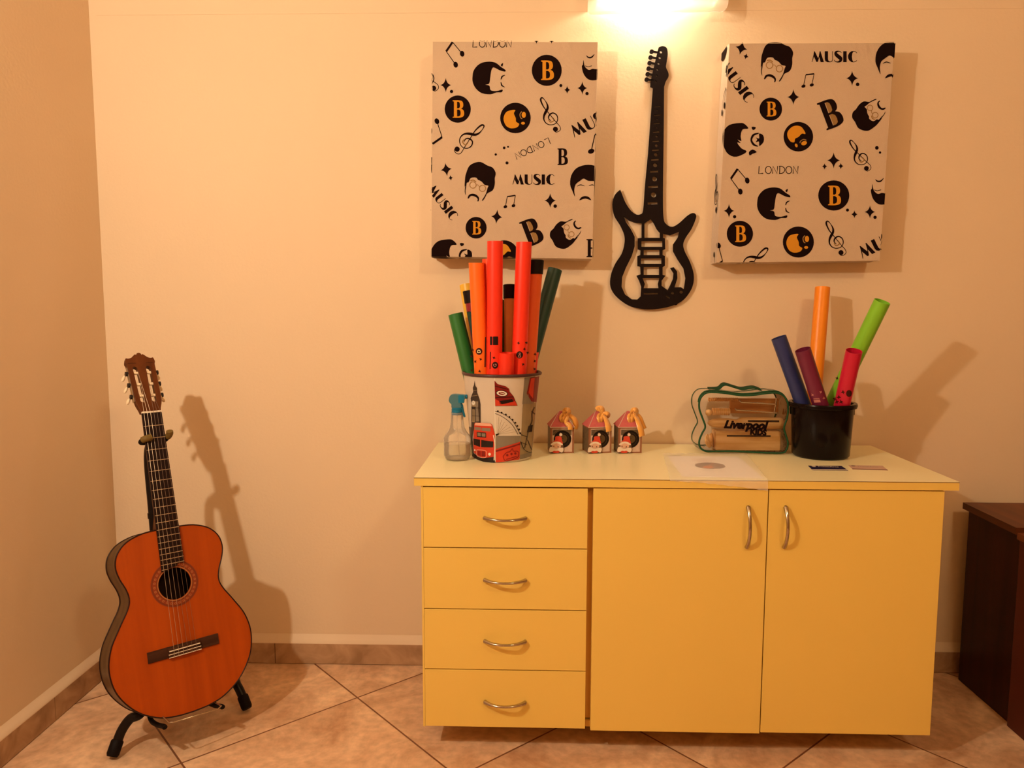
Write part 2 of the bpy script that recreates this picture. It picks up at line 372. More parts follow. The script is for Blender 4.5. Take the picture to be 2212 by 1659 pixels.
# ================================================================= yellow sideboard
ZT = .6857                       # top of the sideboard
PHI = -.0037
def cab(x, y, z):                # the sideboard stands a hair off square to the wall
    c, s = math.cos(PHI), math.sin(PHI); yy = y-1.98
    return V((c*x-s*yy, s*x+c*yy+1.98, z))
cx0, cx1, cyf, cyb, cth = -.2724, .9865, 1.7336, 2.1798, .0204
bx0, bx1, byf, bzb = -.257, .9566, 1.7262, CAM_H-1.0135
byf = 1.7375
cb = thing('sideboard', 'yellow laminate sideboard with four drawers at left and two doors at right', 'cabinet', (.35, 1.95, 0))
fn = lambda p: cab(p.x, p.y, p.z)
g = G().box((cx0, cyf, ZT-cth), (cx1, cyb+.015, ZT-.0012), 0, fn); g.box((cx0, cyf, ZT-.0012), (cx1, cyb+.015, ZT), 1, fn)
g.box((cx0-.0003, cyf-.0004, ZT-.0022), (cx1+.0003, cyf+.002, ZT-.001), 2, fn)
g.build('worktop', ['yellow', 'yellow_lit_top', 'edge_line'], cb)
zt2 = ZT-cth; th = .016; FR = .017  # front panel thickness
yb0 = byf+FR
g = G()
g.box((bx0, byf, bzb), (bx0+.0048, cyb, zt2), 0, fn)
g.box((bx0, yb0, bzb), (bx0+th, cyb, zt2), 0, fn); g.box((bx1-th, yb0, bzb), (bx1, cyb, zt2), 0, fn)
g.box((bx0, yb0, bzb), (bx1, cyb, bzb+th), 0, fn); g.box((bx0+th, cyb-.004, bzb), (bx1-th, cyb, zt2), 0, fn)
g.box((bx0, yb0, zt2-th), (bx1, cyb, zt2), 0, fn)
xpx = lambda px: aty((px, 1320), byf).x
xd0, xd1, xe0, xm_, xe1 = bx0+.0052, xpx(1267.5), xpx(1279.5), xpx(1651.5), bx1
g.build('carcass', 'yellow', cb)
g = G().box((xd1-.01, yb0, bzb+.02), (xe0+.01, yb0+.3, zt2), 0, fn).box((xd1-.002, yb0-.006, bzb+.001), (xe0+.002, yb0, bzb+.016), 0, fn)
g.build('divider_panel', 'recess_shade', cb)
zpx = lambda py, px=1090: aty((px, py), byf).z
ZD = [zt2-.003, zpx(1184.6), zpx(1317.2), zpx(1447.8), bzb]
def handle(parent, c, vertical=False, L=.096):
    pts = []; rs = []
    for k in range(21):
        u = -1+2*k/20; s = u*L/2; out = .020*(1-abs(u)**2.2)+.004
        p = (V((0, -out, s)) if vertical else V((s, -out, 0)))
        pts.append(c+p); rs.append(.0031+.0016*abs(u)**3)
    g = G().tube(pts, rs, 10, flat=1.25)
    for k in (0, -1):
        p = pts[k]; g.tube([p+V((0, -.001, 0)), V((p.x, c.y+.0005, p.z))], .0042, 10)
    return g.build('handle', 'chrome', parent, smooth=50)
hy = [1119.5, 1253.5, 1385.5, 1517]
for i in range(4):
    g = G().box((xd0, byf, ZD[i+1]+.0013), (xd1, yb0-.0005, ZD[i]-.0013), 0, fn)
    dr = g.build('drawer', 'yellow', cb, bevel=.0006)
    handle(dr, aty((1091, hy[i]-1), byf-.001)); 
for a, b, hx in ((xe0, xm_-.0013, 1614), (xm_+.0013, xe1, 1694.5)):
    dr = G().box((a, byf, bzb-(.003 if a == xe0 else 0)), (b, yb0-.0005, zt2-.003), 0, fn).build('door', 'yellow', cb, bevel=.0006)
    handle(dr, aty((hx, 1138), byf-.001), True)
for x in (bx0+.09, bx1-.09):
    for y in (1.93, 2.13):
        G().box((x-.02, y-.02, 0), (x+.02, y+.02, bzb), 0, fn).build('leg', 'dark_under', cb, bevel=.002)

# ================================================================= printed canvases
STROKE = {}
def stroke(P, pts, w, m=0, n=5, closed=False, smooth=True, lay=0):
    ws = w if isinstance(w, (list, tuple)) else [w]*len(pts)
    q = [(a[0], a[1], b) for a, b in zip(pts, ws)]
    if smooth and len(q) > 2: q = cat_rom(q, n, closed)
    if closed: q.append(q[0])
    L = []; R = []
    for i in range(len(q)):
        a = q[max(i-1, 0)]; b = q[min(i+1, len(q)-1)]
        if closed and i in (0, len(q)-1): a = q[-2]; b = q[1]
        dx, dy = b[0]-a[0], b[1]-a[1]; l = math.hypot(dx, dy) or 1; h = abs(q[i][2])/2
        L.append((q[i][0]-dy/l*h, q[i][1]+dx/l*h)); R.append((q[i][0]+dy/l*h, q[i][1]-dx/l*h))
    for i in range(len(q)-1): P.append(([[L[i], L[i+1], R[i+1], R[i]]], m, lay))
def star(P, x, y, a, b, r=0, k=.16):
    pts = []
    for i in range(4):
        an = PI/2*i; ex, ey = math.cos(an), math.sin(an)
        nx, ny = math.cos(an+PI/2), math.sin(an+PI/2)
        T = (a*ex, b*ey); U = (a*nx, b*ny)
        for j in range(6):
            t_ = j/6; q = ((1-t_)**2*T[0]+2*t_*(1-t_)*(T[0]+U[0])*k+t_*t_*U[0], (1-t_)**2*T[1]+2*t_*(1-t_)*(T[1]+U[1])*k+t_*t_*U[1]); pts.append(q)
    c, s = math.cos(r), math.sin(r); P.append(([[(x+p*c-q*s, y+p*s+q*c) for p, q in pts]], 0, 0))
def xf(x, y, s, r, sx=1):
    c, q = math.cos(r), math.sin(r)
    return lambda u, v: (x+s*(sx*u*c-v*q), y+s*(sx*u*q+v*c))
B_OUT = cat_rom([(0, 0), (0, 0), (.36, 0), (.58, .08), (.63, .26), (.58, .44), (.46, .52), (.46, .52), (.55, .60), (.58, .76), (.52, .94), (.34, 1), (0, 1), (0, 1), (0, .95), (0, .95), (.07, .93), (.07, .93), (.07, .07), (.07, .07), (0, .05), (0, .05)], 4)
B_IN = [[(.24, .08), (.34, .08), (.42, .14), (.44, .27), (.42, .40), (.34, .47), (.24, .47)], [(.24, .54), (.33, .54), (.39, .60), (.40, .73), (.38, .86), (.32, .92), (.24, .92)]]
def glyphB(P, x, y, h, m=0, r=0, lay=0, wide=1, fill=None):
    f = xf(x, y, h, r); mp = lambda l: [f((u-.3)*wide, .5-v) for u, v in l]
    P.append(([mp(B_OUT)]+[mp(l) for l in B_IN], m, lay))
    if fill is not None:
        for l in B_IN: P.append(([mp([(.26+(u-.24)*.9, v) for u, v in l])], fill, lay))
def discB(P, x, y, rx, ry, h):
    P.append(([circ(x, y, rx, ry)], 0, 0)); glyphB(P, x+3, y, h, 1, 0, 1, 1.05)
def moon(P, x, y, r, rot=0):
    P.append(([circ(x, y, r)], 0, 0)); f = xf(x, y, r, rot)
    P.append(([[f(*q) for q in cat_rom([(-.78, .05), (-.6, -.38), (-.2, -.52), (0, -.5), (-.1, -.3), (.02, 0), (.05, .25), (.25, .4), (.1, .62), (-.3, .68), (-.62, .5)], 5)]], 1, 1))
    P.append(([[f(*q) for q in circ(.55, -.2, .14, .2, 16)]], 1, 1)); P.append(([[f(*q) for q in circ(.5, .35, .13, .09, 14)]], 1, 1))
    stroke(P, [f(.42, -.42), f(.3, -.25), f(.34, -.02), f(.45, .06)], r*.06, 2, lay=1)
MUS = {'M': ([[(0, 0), (.05, 0), (.30, .86), (.25, 1)], [(.22, 1), (.27, 1), (.62, .30), (.52, .02), (.42, .02), (.16, .62)], [(.50, .02), (.56, .02), (.84, .93), (.79, 1)], [(.74, 1), (.80, 1), (1.12, 0), (.82, 0), (.66, .60)]], 1.12),
       'U': ([[(0, 1), (.30, 1), (.30, .25), (.36, .10), (.48, .04), (.62, .08), (.70, .22), (.70, 1), (.75, 1), (.75, .20), (.66, .04), (.48, -.02), (.22, .0), (.06, .10), (0, .28)]], .80),
       'I': ([[(0, 0), (.32, 0), (.32, 1), (0, 1)]], .38)}
def wordMUSIC(P, x, y, h, r=0, total=4.45):
    f = xf(x, y, h, r); u = -total/2
    def put(ls, u):
        for l in ls: P.append(([[f(u+a, .5-b) for a, b in l]], 0, 0))
    put(MUS['M'][0], u); u += 1.2
    put(MUS['U'][0], u); u += .87
    g_ = lambda pts: [f(u+a, .5-b) for a, b in pts]
    stroke(P, g_([(.66, .86), (.55, .97), (.35, 1.0), (.16, .90), (.18, .70), (.40, .50), (.60, .32), (.56, .10), (.32, .01), (.10, .06), (.0, .2)]), [h*q for q in (.05, .06, .10, .22, .30, .34, .32, .22, .10, .06, .05)])
    u += .83; put(MUS['I'][0], u); u += .42
    stroke(P, g_([(.84, .84), (.70, .96), (.50, 1.0)]), h*.05); stroke(P, g_([(.84, .16), (.70, .04), (.50, .0)]), h*.05)
    P.append(([[f(u+a, .5-b) for a, b in [(.54, 1.02), (.34, 1), (.14, .85), (.03, .62), (.03, .38), (.14, .15), (.34, 0), (.54, -.02), (.42, .2), (.38, .5), (.42, .8)]]], 0, 0))
def wordLONDON(P, x, y, w, h, r=0, lw=.10):
    f = xf(x, y, 1, r); a = w/6.0
    def S(i, pts, **k): stroke(P, [f(-w/2+(i+u)*a, h/2-v*h) for u, v in pts], h*lw, **k)
    S(0, [(.15, 1), (.08, 0), (.75, .04)], smooth=False)
    for i in (1, 4): S(i, [(.5+.44*math.cos(q), .48+.48*math.sin(q)) for q in [2*PI*k/12 for k in range(12)]], closed=True, n=2)
    for i in (2, 5): S(i, [(.12, 0), (.16, 1), (.78, .0), (.86, 1)], smooth=False)
    S(3, [(.18, 1), (.14, 0)], smooth=False); S(3, [(.05, .97), (.5, .95), (.86, .7), (.88, .4), (.6, .08), (.08, 0)])
CLEF = [(650, 1335), (690, 1375), (742, 1350), (745, 1305), (700, 1250), (640, 1180), (585, 1112), (530, 1045), (495, 975), (488, 935), (508, 918), (545, 955), (575, 1010), (578, 1060), (550, 1115), (530, 1165), (532, 1215), (565, 1260), (620, 1278), (680, 1262), (712, 1210), (700, 1150), (650, 1120), (605, 1145), (592, 1190), (625, 1225)]
CLW = [6, 8, 8, 8, 9, 9, 10, 14, 20, 22, 16, 8, 20, 30, 34, 24, 16, 12, 10, 10, 12, 14, 16, 20, 14, 6]
def clef(P, x, y, s, r=0, sx=1):
    f = xf(x, y, s, r, sx); stroke(P, [f(a-617, b-1147) for a, b in CLEF], [q*s for q in CLW], n=4)
    P.append(([[f(a-617, b-1147) for a, b in circ(683, 1335, 33, 33, 18)]], 0, 0))
    stroke(P, [f(35-12, 30), f(35+12, 70), f(0, 95), f(-25, 60)], 14*s, 2)
def notes(P, bl, br, h1, h2, hw=22, hh=18, beam=12, w=5, hr=-.35):
    stroke(P, [bl, br], beam, smooth=False); stroke(P, [bl, h1], w, smooth=False); stroke(P, [br, h2], w, smooth=False)
    for h in (h1, h2): P.append(([circ(h[0], h[1], hw, hh, 18, hr)], 0, 0))
def poly(P, pts, m=0, n=4, lay=0, sm=True): P.append(([cat_rom(pts, n) if sm else pts], m, lay))
def faceA(P, x, y, s, r=0):      # mop hair, round glasses, drooping moustache
    f = xf(x, y, s, r); q = lambda l: [f(a-475, b-385) for a, b in l]
    poly(P, q([(275, 330), (290, 270), (325, 185), (390, 140), (480, 125), (570, 172), (640, 200), (680, 270), (668, 340), (668, 420), (640, 500), (570, 540), (545, 585), (515, 632), (497, 636), (525, 590), (552, 540), (572, 470), (582, 440), (535, 430), (500, 392), (470, 372), (445, 362), (418, 332), (350, 338), (322, 392), (297, 402), (288, 460), (280, 510), (285, 566), (270, 520), (276, 440), (268, 452)]), n=3)
    poly(P, q([(308, 608), (325, 562), (380, 545), (432, 565), (460, 605), (452, 645), (438, 645), (440, 612), (400, 582), (352, 576), (325, 605)]), n=3)
    for cx, cy in ((378, 430), (505, 475)): stroke(P, q(circ(cx, cy, 42, 42, 12)), 10*s, 2, n=3, closed=True)
    stroke(P, q([(420, 432), (442, 428), (464, 455)]), 7*s, 2); stroke(P, q([(345, 372), (385, 366), (420, 390)]), 14*s, 2)
def faceB(P, x, y, s):           # thick hair lying sideways
    q = lambda l: [(x+s*(a-485), y+s*(b-340)) for a, b in l]
    poly(P, q([(378, 330), (388, 285), (425, 245), (475, 230), (530, 235), (570, 265), (600, 285), (597, 297), (560, 287), (520, 268), (505, 290), (497, 340), (490, 378), (465, 385), (492, 392), (500, 422), (540, 428), (580, 418), (575, 436), (540, 437), (500, 450), (440, 442), (400, 410), (380, 370)]), n=3)
    stroke(P, q([(598, 320), (578, 330), (570, 350)]), [3*s, 9*s, 5*s]); stroke(P, q([(570, 368), (576, 390), (596, 402)]), [5*s, 9*s, 3*s])
    poly(P, q([(568, 252), (585, 238), (580, 262)]), n=2)
def faceC(P, x, y, s):           # hair lying sideways with a goatee
    q = lambda l: [(x+s*(a-260), y+s*(b-742)) for a, b in l]
    poly(P, q([(120, 740), (130, 690), (170, 645), (240, 632), (270, 638), (296, 668), (258, 675), (245, 720), (250, 752), (225, 742), (245, 765), (222, 762), (250, 800), (285, 820), (250, 845), (200, 856), (150, 825)]), n=3)
    stroke(P, q([(365, 700), (330, 712), (316, 745), (332, 775), (360, 787)]), [6*s, 14*s, 12*s, 14*s, 6*s])
    poly(P, q([(368, 702), (395, 715), (398, 755), (370, 785), (366, 755), (345, 760), (355, 742), (345, 728), (368, 735)]), n=3)
    poly(P, q([(318, 658), (345, 660), (340, 674), (325, 678)]), n=2); poly(P, q([(300, 825), (325, 808), (352, 825), (325, 836), (305, 848)]), n=2)
def faceD(P, x, y, s):           # full beard
    q = lambda l: [(x+s*(a-1190), y+s*(b-280)) for a, b in l]
    poly(P, q([(1128, 218), (1133, 250), (1143, 270), (1165, 285), (1190, 278), (1215, 280), (1250, 270), (1262, 230), (1270, 260), (1262, 310), (1235, 345), (1190, 356), (1155, 345), (1128, 310), (1117, 262), (1124, 250)]), n=3)
    stroke(P, q([(1148, 188), (1160, 200), (1182, 200), (1202, 180)]), [3*s, 9*s, 10*s, 3*s]); stroke(P, q([(1140, 258), (1160, 264), (1185, 257)]), 4*s)
def faceE(P, x, y, s):           # fringe and a small moustache
    q = lambda l: [(x+s*(a-1140), y+s*(b-1050)) for a, b in l]
    poly(P, q([(1038, 1060), (1045, 1000), (1080, 950), (1140, 928), (1200, 932), (1250, 965), (1262, 1030), (1240, 1110), (1225, 1140), (1222, 1080), (1205, 1040), (1160, 1035), (1130, 1020), (1105, 1035), (1075, 1060), (1066, 1100), (1070, 1142), (1052, 1100)]), n=3)
    stroke(P, q([(1085, 1072), (1108, 1062), (1135, 1070)]), [3*s, 6*s, 3*s]); stroke(P, q([(1165, 1068), (1188, 1062), (1206, 1070)]), [3*s, 6*s, 3*s])
    poly(P, q([(1100, 1167), (1113, 1147), (1138, 1138), (1165, 1145), (1180, 1166), (1160, 1160), (1140, 1155), (1120, 1160)]), n=3)

TH = .078; YC = YW-TH-.002
def canvas(corners, P, to_px, label):
    q = [aty(c, YC) for c in corners]           # TL TR BR BL of the printed front
    root = thing('stretched_canvas', label, 'wall art', (sum(p.x for p in q)/4, YW, min(p.z for p in q)), 'printed fabric canvases on the wall')
    g = G(); n = 10; edge = []
    # padded box: front grid with a tiny belly, sides slightly wavy
    def fp(u, v):
        t_ = q[0].lerp(q[1], u); b_ = q[3].lerp(q[2], u); return t_.lerp(b_, v)
    rows = []
    for j in range(n+1):
        rows.append([fp(i/n, j/n) for i in range(n+1)])
    g.add([p for r in rows for p in r], [(j*(n+1)+i, j*(n+1)+i+1, (j+1)*(n+1)+i+1, (j+1)*(n+1)+i) for j in range(n) for i in range(n)])
    rim = [rows[0][i] for i in range(n+1)]+[rows[j][n] for j in range(1, n+1)]+[rows[n][i] for i in range(n-1, -1, -1)]+[rows[j][0] for j in range(n-1, 0, -1)]
    ctr = (q[0]+q[1]+q[2]+q[3])/4; k = len(rim); vs = []
    for lvl, (dy, io) in enumerate(((0, 0), (.012, .0012), (.04, .0), (.066, .0018), (TH, -.001))):
        for i, p in enumerate(rim):
            o = (p-ctr).normalized(); vs.append(p+V((0, dy, 0))+o*(io+(.0008*math.sin(i*2.1+lvl) if lvl else 0)))
    fs = [(l*k+i, l*k+(i+1) % k, (l+1)*k+(i+1) % k, (l+1)*k+i) for l in range(4) for i in range(k)]+[tuple(range(4*k, 5*k))]
    g.add(vs, fs)
    me_v, me_f, me_m, me_l = [], [], [], []
    for loops, m, lay in P:
        gg = G().prism(loops, lambda x, y, d: aty(to_px(x, y), YC)); 
        base = len(me_v); me_v += gg.v; me_f += [tuple(i+base for i in f) for f in gg.f]; me_m += [m+1]*len(gg.f); me_l += [lay]*len(gg.f)
    bm = bmesh.new(); L = bm.faces.layers.int.new('lay'); bv = [bm.verts.new(p) for p in me_v]
    for f, m, l in zip(me_f, me_m, me_l):
        try: ff = bm.faces.new([bv[i] for i in f])
        except ValueError: continue
        ff.material_index = m; ff[L] = l
    pl = []
    for a, b in ((0, 1), (1, 2), (2, 3), (3, 0)):
        d = (q[b]-q[a]).normalized(); nr = V((-d.z, 0, d.x))
        if nr.dot(ctr-q[a]) > 0: nr = -nr
        pl.append((q[a], nr, d))
        bmesh.ops.bisect_plane(bm, geom=bm.verts[:]+bm.edges[:]+bm.faces[:], plane_co=q[a], plane_no=nr)
        bmesh.ops.bisect_plane(bm, geom=bm.verts[:]+bm.edges[:]+bm.faces[:], plane_co=q[a]+nr*(TH-.004), plane_no=nr, clear_outer=True)
    dead = [f for f in bm.faces if sum((f.calc_center_median()-c).dot(nr) > 1e-6 for c, nr, d in pl) > 1]
    bmesh.ops.delete(bm, geom=dead, context='FACES')
    bm.verts.ensure_lookup_table(); off = {}
    for f in bm.faces:
        vs = []; c0 = f.calc_center_median(); side = None
        for c, nr, d in pl:
            if (c0-c).dot(nr) > 1e-6: side = (c, nr)
        lift = .0006+.0004*f[L]
        for v in f.verts:
            p = v.co.copy()
            if side: dd = max(0, (p-side[0]).dot(side[1])); p = p-side[1]*dd+V((0, dd, 0))+side[1]*(lift+.0022)
            else: p = p+V((0, -lift, 0))
            vs.append(p)
        g.add(vs, [tuple(range(len(vs)))], f.material_index)
    bm.free()
    g.build('printed_cloth', ['cloth', 'ink', 'ochre', 'tan_ink'], root, smooth=40, weld=False)
    iq = [ctr+(p-ctr)*.94 for p in q]
    g = G()
    for a, b in ((0, 1), (1, 2), (2, 3), (3, 0)):
        ia, ib = ctr+(q[a]-ctr)*.86, ctr+(q[b]-ctr)*.86
        vs = [iq[a]+V((0, .03, 0)), iq[b]+V((0, .03, 0)), ib+V((0, .03, 0)), ia+V((0, .03, 0))]
        g.add(vs+[p+V((0, TH-.032, 0)) for p in vs], [(0, 1, 2, 3), (7, 6, 5, 4), (0, 4, 5, 1), (1, 5, 6, 2), (2, 6, 7, 3), (3, 7, 4, 0)])
    g.build('stretcher_frame', wood('pine_frame', (.45, .28, .14), (.6, .4, .22)), root)
    return root

P = []; c1 = lambda x, y: (900+x*.3194, 60+y*.3195)
wordLONDON(P, 512, 107, 272, 50)
notes(P, (200, 160), (243, 97), (264, 250), (308, 176), 20, 15, 14, 5, 1.4)
faceB(P, 485, 340, 1.0)
discB(P, 880, 288, 101, 105, 132); discB(P, 278, 550, 88, 92, 118); discB(P, 402, 1352, 71, 73, 92)
moon(P, 668, 610, 103); moon(P, 592, 1532, 95, 1.2)
faceD(P, 1190, 280, 1.0)
for s_ in ((197, 388, 36, 49), (1018, 420, 21, 28), (1120, 408, 33, 45), (200, 958, 38, 46, -.15), (230, 1015, 16, 20, -.2), (903, 1168, 39, 49), (542, 1278, 38, 49, .1), (810, 88, 18, 22), (913, 88, 18, 22)): star(P, *s_)
for x, y, r in ((236, 431, 11), (975, 391, 10), (1152, 445, 11), (937, 1206, 12), (592, 812, 9), (618, 805, 6), (535, 857, 8), (611, 914, 10), (93, 1230, 5)): P.append(([circ(x, y, r, r, 16)], 0, 0))
clef(P, 905, 590, .51); clef(P, 358, 757, .53, 1.26)
notes(P, (172, 740), (108, 785), (137, 632), (75, 690), 20, 15, 14, 5, 1.2)
wordLONDON(P, 783, 818, 262, 44, 2.70)
wordMUSIC(P, 1216, 622, 84, -.46)
notes(P, (1205, 725), (1290, 700), (1180, 835), (1265, 812), 22, 16, 12, 6, -.35)
glyphB(P, 986, 872, 112, 0); glyphB(P, 60, 920, 108, 0, 0, 0, 1.1, 2)
faceA(P, 430, 1040, .51); faceE(P, 1140, 1050, 1.0); faceA(P, 1003, 1388, .42, 3.75)
wordMUSIC(P, 800, 1026, 68, 0); wordMUSIC(P, 184, 1188, 64, .92)
notes(P, (613, 1142), (668, 1133), (600, 1210), (655, 1203), 13, 10, 8, 4)
glyphB(P, 778, 1380, 178, 0, -.36, 0, 1.1, 2); faceC(P, 235, 1540, 1.0)
glyphB(P, 1185, 1490, 122, 0); clef(P, 62, 320, .52, -.2)
poly(P, [(900, 1562), (925, 1560), (950, 1568), (925, 1568)], n=2)
canvas([(935, 90), (1291, 91), (1279, 559), (932, 554)], P, c1, 'left printed canvas, LONDON cut off along its top edge, above the tube bucket')
P = []; c2 = lambda x, y: (1520+x*.32544, 60+y*.3255)
for s_ in ((250, 135, 40, 46, .25), (280, 190, 18, 21, .25), (985, 335, 40, 49), (595, 460, 40, 52), (862, 880, 42, 53), (802, 920, 18, 22), (910, 918, 18, 22), (168, 1215, 35, 46), (1000, 1238, 22, 27), (1103, 1222, 35, 43)): star(P, *s_)
for x, y, r in ((1021, 376, 12), (1149, 797, 12), (1170, 828, 8), (205, 1254, 11), (954, 1210, 10), (1137, 1258, 11)): P.append(([circ(x, y, r, r, 16)], 0, 0))
faceA(P, 487, 225, .52); faceE(P, 1245, 215, 1.03); wordMUSIC(P, 877, 192, 72, 0); wordMUSIC(P, 228, 368, 72, .93)
notes(P, (678, 312), (733, 306), (662, 388), (717, 380), 14, 10, 9, 4)
discB(P, 445, 540, 75, 76, 98); discB(P, 863, 1113, 103, 100, 130); discB(P, 240, 1367, 87, 86, 110)
glyphB(P, 842, 570, 190, 0, -.36, 0, 1.1, 2); faceA(P, 1092, 572, .44, 3.75)
faceC(P, 260, 742, 1.0); moon(P, 628, 723, 98, 1.2); moon(P, 628, 1422, 103, 0)
clef(P, 1040, 848, .47, -.1); clef(P, 878, 1398, .50, .0); clef(P, 330, 1560, .52, 1.26); clef(P, 20, 1085, .55, .25)
wordLONDON(P, 497, 943, 272, 50); notes(P, (180, 1002), (225, 937), (243, 1087), (289, 1014), 20, 15, 14, 5, 1.4)
faceB(P, 460, 1168, .98); faceD(P, 1182, 1098, 1.0); wordMUSIC(P, 1204, 1412, 84, -.46)
notes(P, (95, 440), (150, 395), (75, 545), (130, 510), 24, 16, 8, 5, 1.4)
notes(P, (125, 1548), (60, 1590), (98, 1445), (30, 1500), 20, 15, 10, 5, 1.2)
poly(P, [(-40, 120), (20, 60), (120, 90), (110, 150), (30, 175)], n=3)
canvas([(1576, 94), (1932, 93), (1900, 563), (1548, 567)], P, c2, 'right printed canvas with MUSIC at its top right and LONDON across its middle')

# ================================================================= electric guitar cut-out
YG = YW-.014
gp = lambda x, y, d: aty((1240+x/2.405, y/2.405), YG)+V((0, d, 0))
outer = [(436, 262), (445, 244), (465, 240), (482, 250), (487, 282), (480, 330), (478, 350), (490, 378), (490, 400), (476, 425), (468, 452), (468, 452), (466, 700), (462, 1000), (465, 1130), (480, 1165), (510, 1178), (545, 1160), (590, 1120), (615, 1107), (632, 1113), (633, 1135), (610, 1190), (580, 1235), (567, 1272), (577, 1310), (602, 1360), (621, 1420), (620, 1472), (600, 1520), (560, 1565), (500, 1592), (420, 1607), (350, 1605), (280, 1585), (220, 1540), (190, 1490), (192, 1430), (215, 1370), (247, 1320), (262, 1270), (262, 1222), (240, 1170), (210, 1120), (200, 1060), (213, 1012), (240, 985), (240, 985), (250, 1010), (266, 1050), (292, 1090), (320, 1113), (345, 1113), (360, 1090), (370, 960), (385, 800), (400, 600), (411, 456), (411, 456), (397, 450), (397, 450), (398, 425), (398, 425)]
holes = [circ(*a, n=12) for a in ((425, 423, 5), (429, 393, 5), (434, 362, 5.5), (440, 330, 6), (446, 300, 6.5), (452, 270, 7), (433, 573, 4.5), (432, 619, 4), (431, 663, 4), (430, 708, 6.5), (428, 756, 8), (425, 803, 9.5), (422, 858, 11), (419, 929, 13), (414, 1012, 14))]
for x, y, wd in ((434, 553, 34), (433, 597, 35), (430, 641, 34), (428, 685, 34), (426, 733, 36), (424, 779, 36), (421, 829, 40), (417, 891, 42), (412, 970, 52), (409, 1055, 52)):
    h_ = 2.5+4*(y-553)/500; holes.append([(x-wd/2, y-h_+1), (x+wd/2, y-h_-1), (x+wd/2, y+h_-1), (x-wd/2, y+h_+1)])
holes += [[(257, 1122), (285, 1145), (320, 1157), (352, 1160), (352, 1235), (332, 1238), (332, 1295), (347, 1300), (345, 1325), (330, 1330), (330, 1382), (345, 1385), (347, 1425), (325, 1432), (340, 1460), (350, 1490), (347, 1540), (330, 1556), (300, 1555), (265, 1530), (247, 1490), (250, 1440), (270, 1390), (300, 1330), (315, 1280), (315, 1230), (295, 1190), (270, 1155)],
          [(366, 1160), (400, 1138), (415, 1160), (430, 1190), (447, 1210), (447, 1235), (366, 1235)],
          [(350, 1252), (460, 1252), (460, 1282), (350, 1282)], [(362, 1298), (445, 1298), (445, 1325), (362, 1325)], [(347, 1342), (455, 1342), (455, 1370), (347, 1370)], [(362, 1387), (443, 1387), (443, 1428), (362, 1428)],
          [(356, 1445), (445, 1445), (437, 1475), (440, 1497), (362, 1497), (368, 1475)], [(362, 1523), (438, 1522), (438, 1529), (362, 1530)],
          [(462, 1213), (500, 1222), (548, 1203), (540, 1235), (515, 1270), (515, 1305), (540, 1350), (570, 1395), (580, 1445), (572, 1503), (555, 1492), (522, 1493), (537, 1445), (535, 1410), (518, 1388), (500, 1392), (518, 1420), (515, 1450), (497, 1490), (487, 1508), (455, 1485), (455, 1458), (475, 1432), (460, 1428), (460, 1388), (472, 1380), (472, 1330), (460, 1325), (460, 1300), (474, 1295), (472, 1238), (462, 1235)],
          circ(513, 1523, 10, 6, 14), circ(558, 1518, 10, 7, 14), circ(487, 1543, 13, 4, 12, .5)]
t = thing('guitar_cutout', 'flat black electric guitar cut-out hanging between the two canvases', 'wall decoration', gp(412, 1600, 0))
g = G().prism([cat_rom(outer, 4)]+holes, gp, 0, .006); g.build('guitar_silhouette', 'black_mdf', t)
for i, (x, y) in enumerate(((378, 412), (383, 384), (388, 355), (393, 326), (398, 297), (404, 267))):
    g = G().prism([circ(x, y, 11, 11, 20)], gp, 0, .006); g.prism([[(x+6, y-5), (x+38, y+1), (x+38, y+8), (x+6, y+4)]], gp, 0, .006)
    g.build('tuning_peg', 'black_mdf', t)
for x, y in ((440, 480), (300, 1580), (530, 1575)): G().lathe([(.006, 0), (.006, .009)], gp(x, y, .0055), (0, 1, 0), 12, caps=True).build('spacer', 'black_mdf', t)

# ================================================================= round containers
def cone_px(bottom_px, bottom_py, halfb, rim_px, rim_py, halfr):
    """centre, base radius, rim radius, height of a bucket from what the photo shows"""
    P0 = atz((bottom_px, bottom_py), ZT); r0 = halfb*m_per_px(P0)
    r0 = halfb*m_per_px(P0+V((0, r0, 0))); C = V((aty((bottom_px, bottom_py), P0.y+r0).x, P0.y+r0, ZT))
    r1 = halfr*m_per_px(C+V((0, 0, .22))); z1 = aty((rim_px, rim_py), C.y-r1).z
    return C, r0, r1, z1-ZT
LB, lr0, lr1, lh = cone_px(1084, 1000, 64.5, 1081, 812, 85)
RB, rr0, rr1, rh = cone_px(1771, 996, 58.5, 1772, 879, 70)

# --- the London bucket
M['bucket_base'] = mat('bucket_print_cream', (.62, .54, .47), .3, spec=.5, var=.08, vscale=14)
M['bk_tan'] = mat('bucket_print_tan', (.30, .22, .13), .3, var=.3, vscale=25)
M['bk_dark'] = mat('bucket_print_dark', (.05, .035, .03), .3, var=.4, vscale=60)
M['bk_grey'] = mat('bucket_print_grey', (.22, .18, .14), .3)
M['bk_red'] = mat('bucket_print_red', (.55, .045, .02), .3, var=.2, vscale=40)
M['bk_dred'] = mat('bucket_print_dark_red', (.20, .012, .01), .3, var=.3, vscale=60)
M['bk_pink'] = mat('bucket_print_pink', (.75, .40, .30), .3)
M['bk_black'] = mat('bucket_print_black', (.015, .008, .008), .3)
M['bk_white'] = mat('bucket_print_white', (.75, .70, .62), .3)
M['rim_dark'] = mat('bucket_rim', (.07, .03, .03), .35)
bkm = ['bucket_base', 'bk_tan', 'bk_dark', 'bk_grey', 'bk_red', 'bk_dred', 'bk_pink', 'bk_black', 'bk_white']
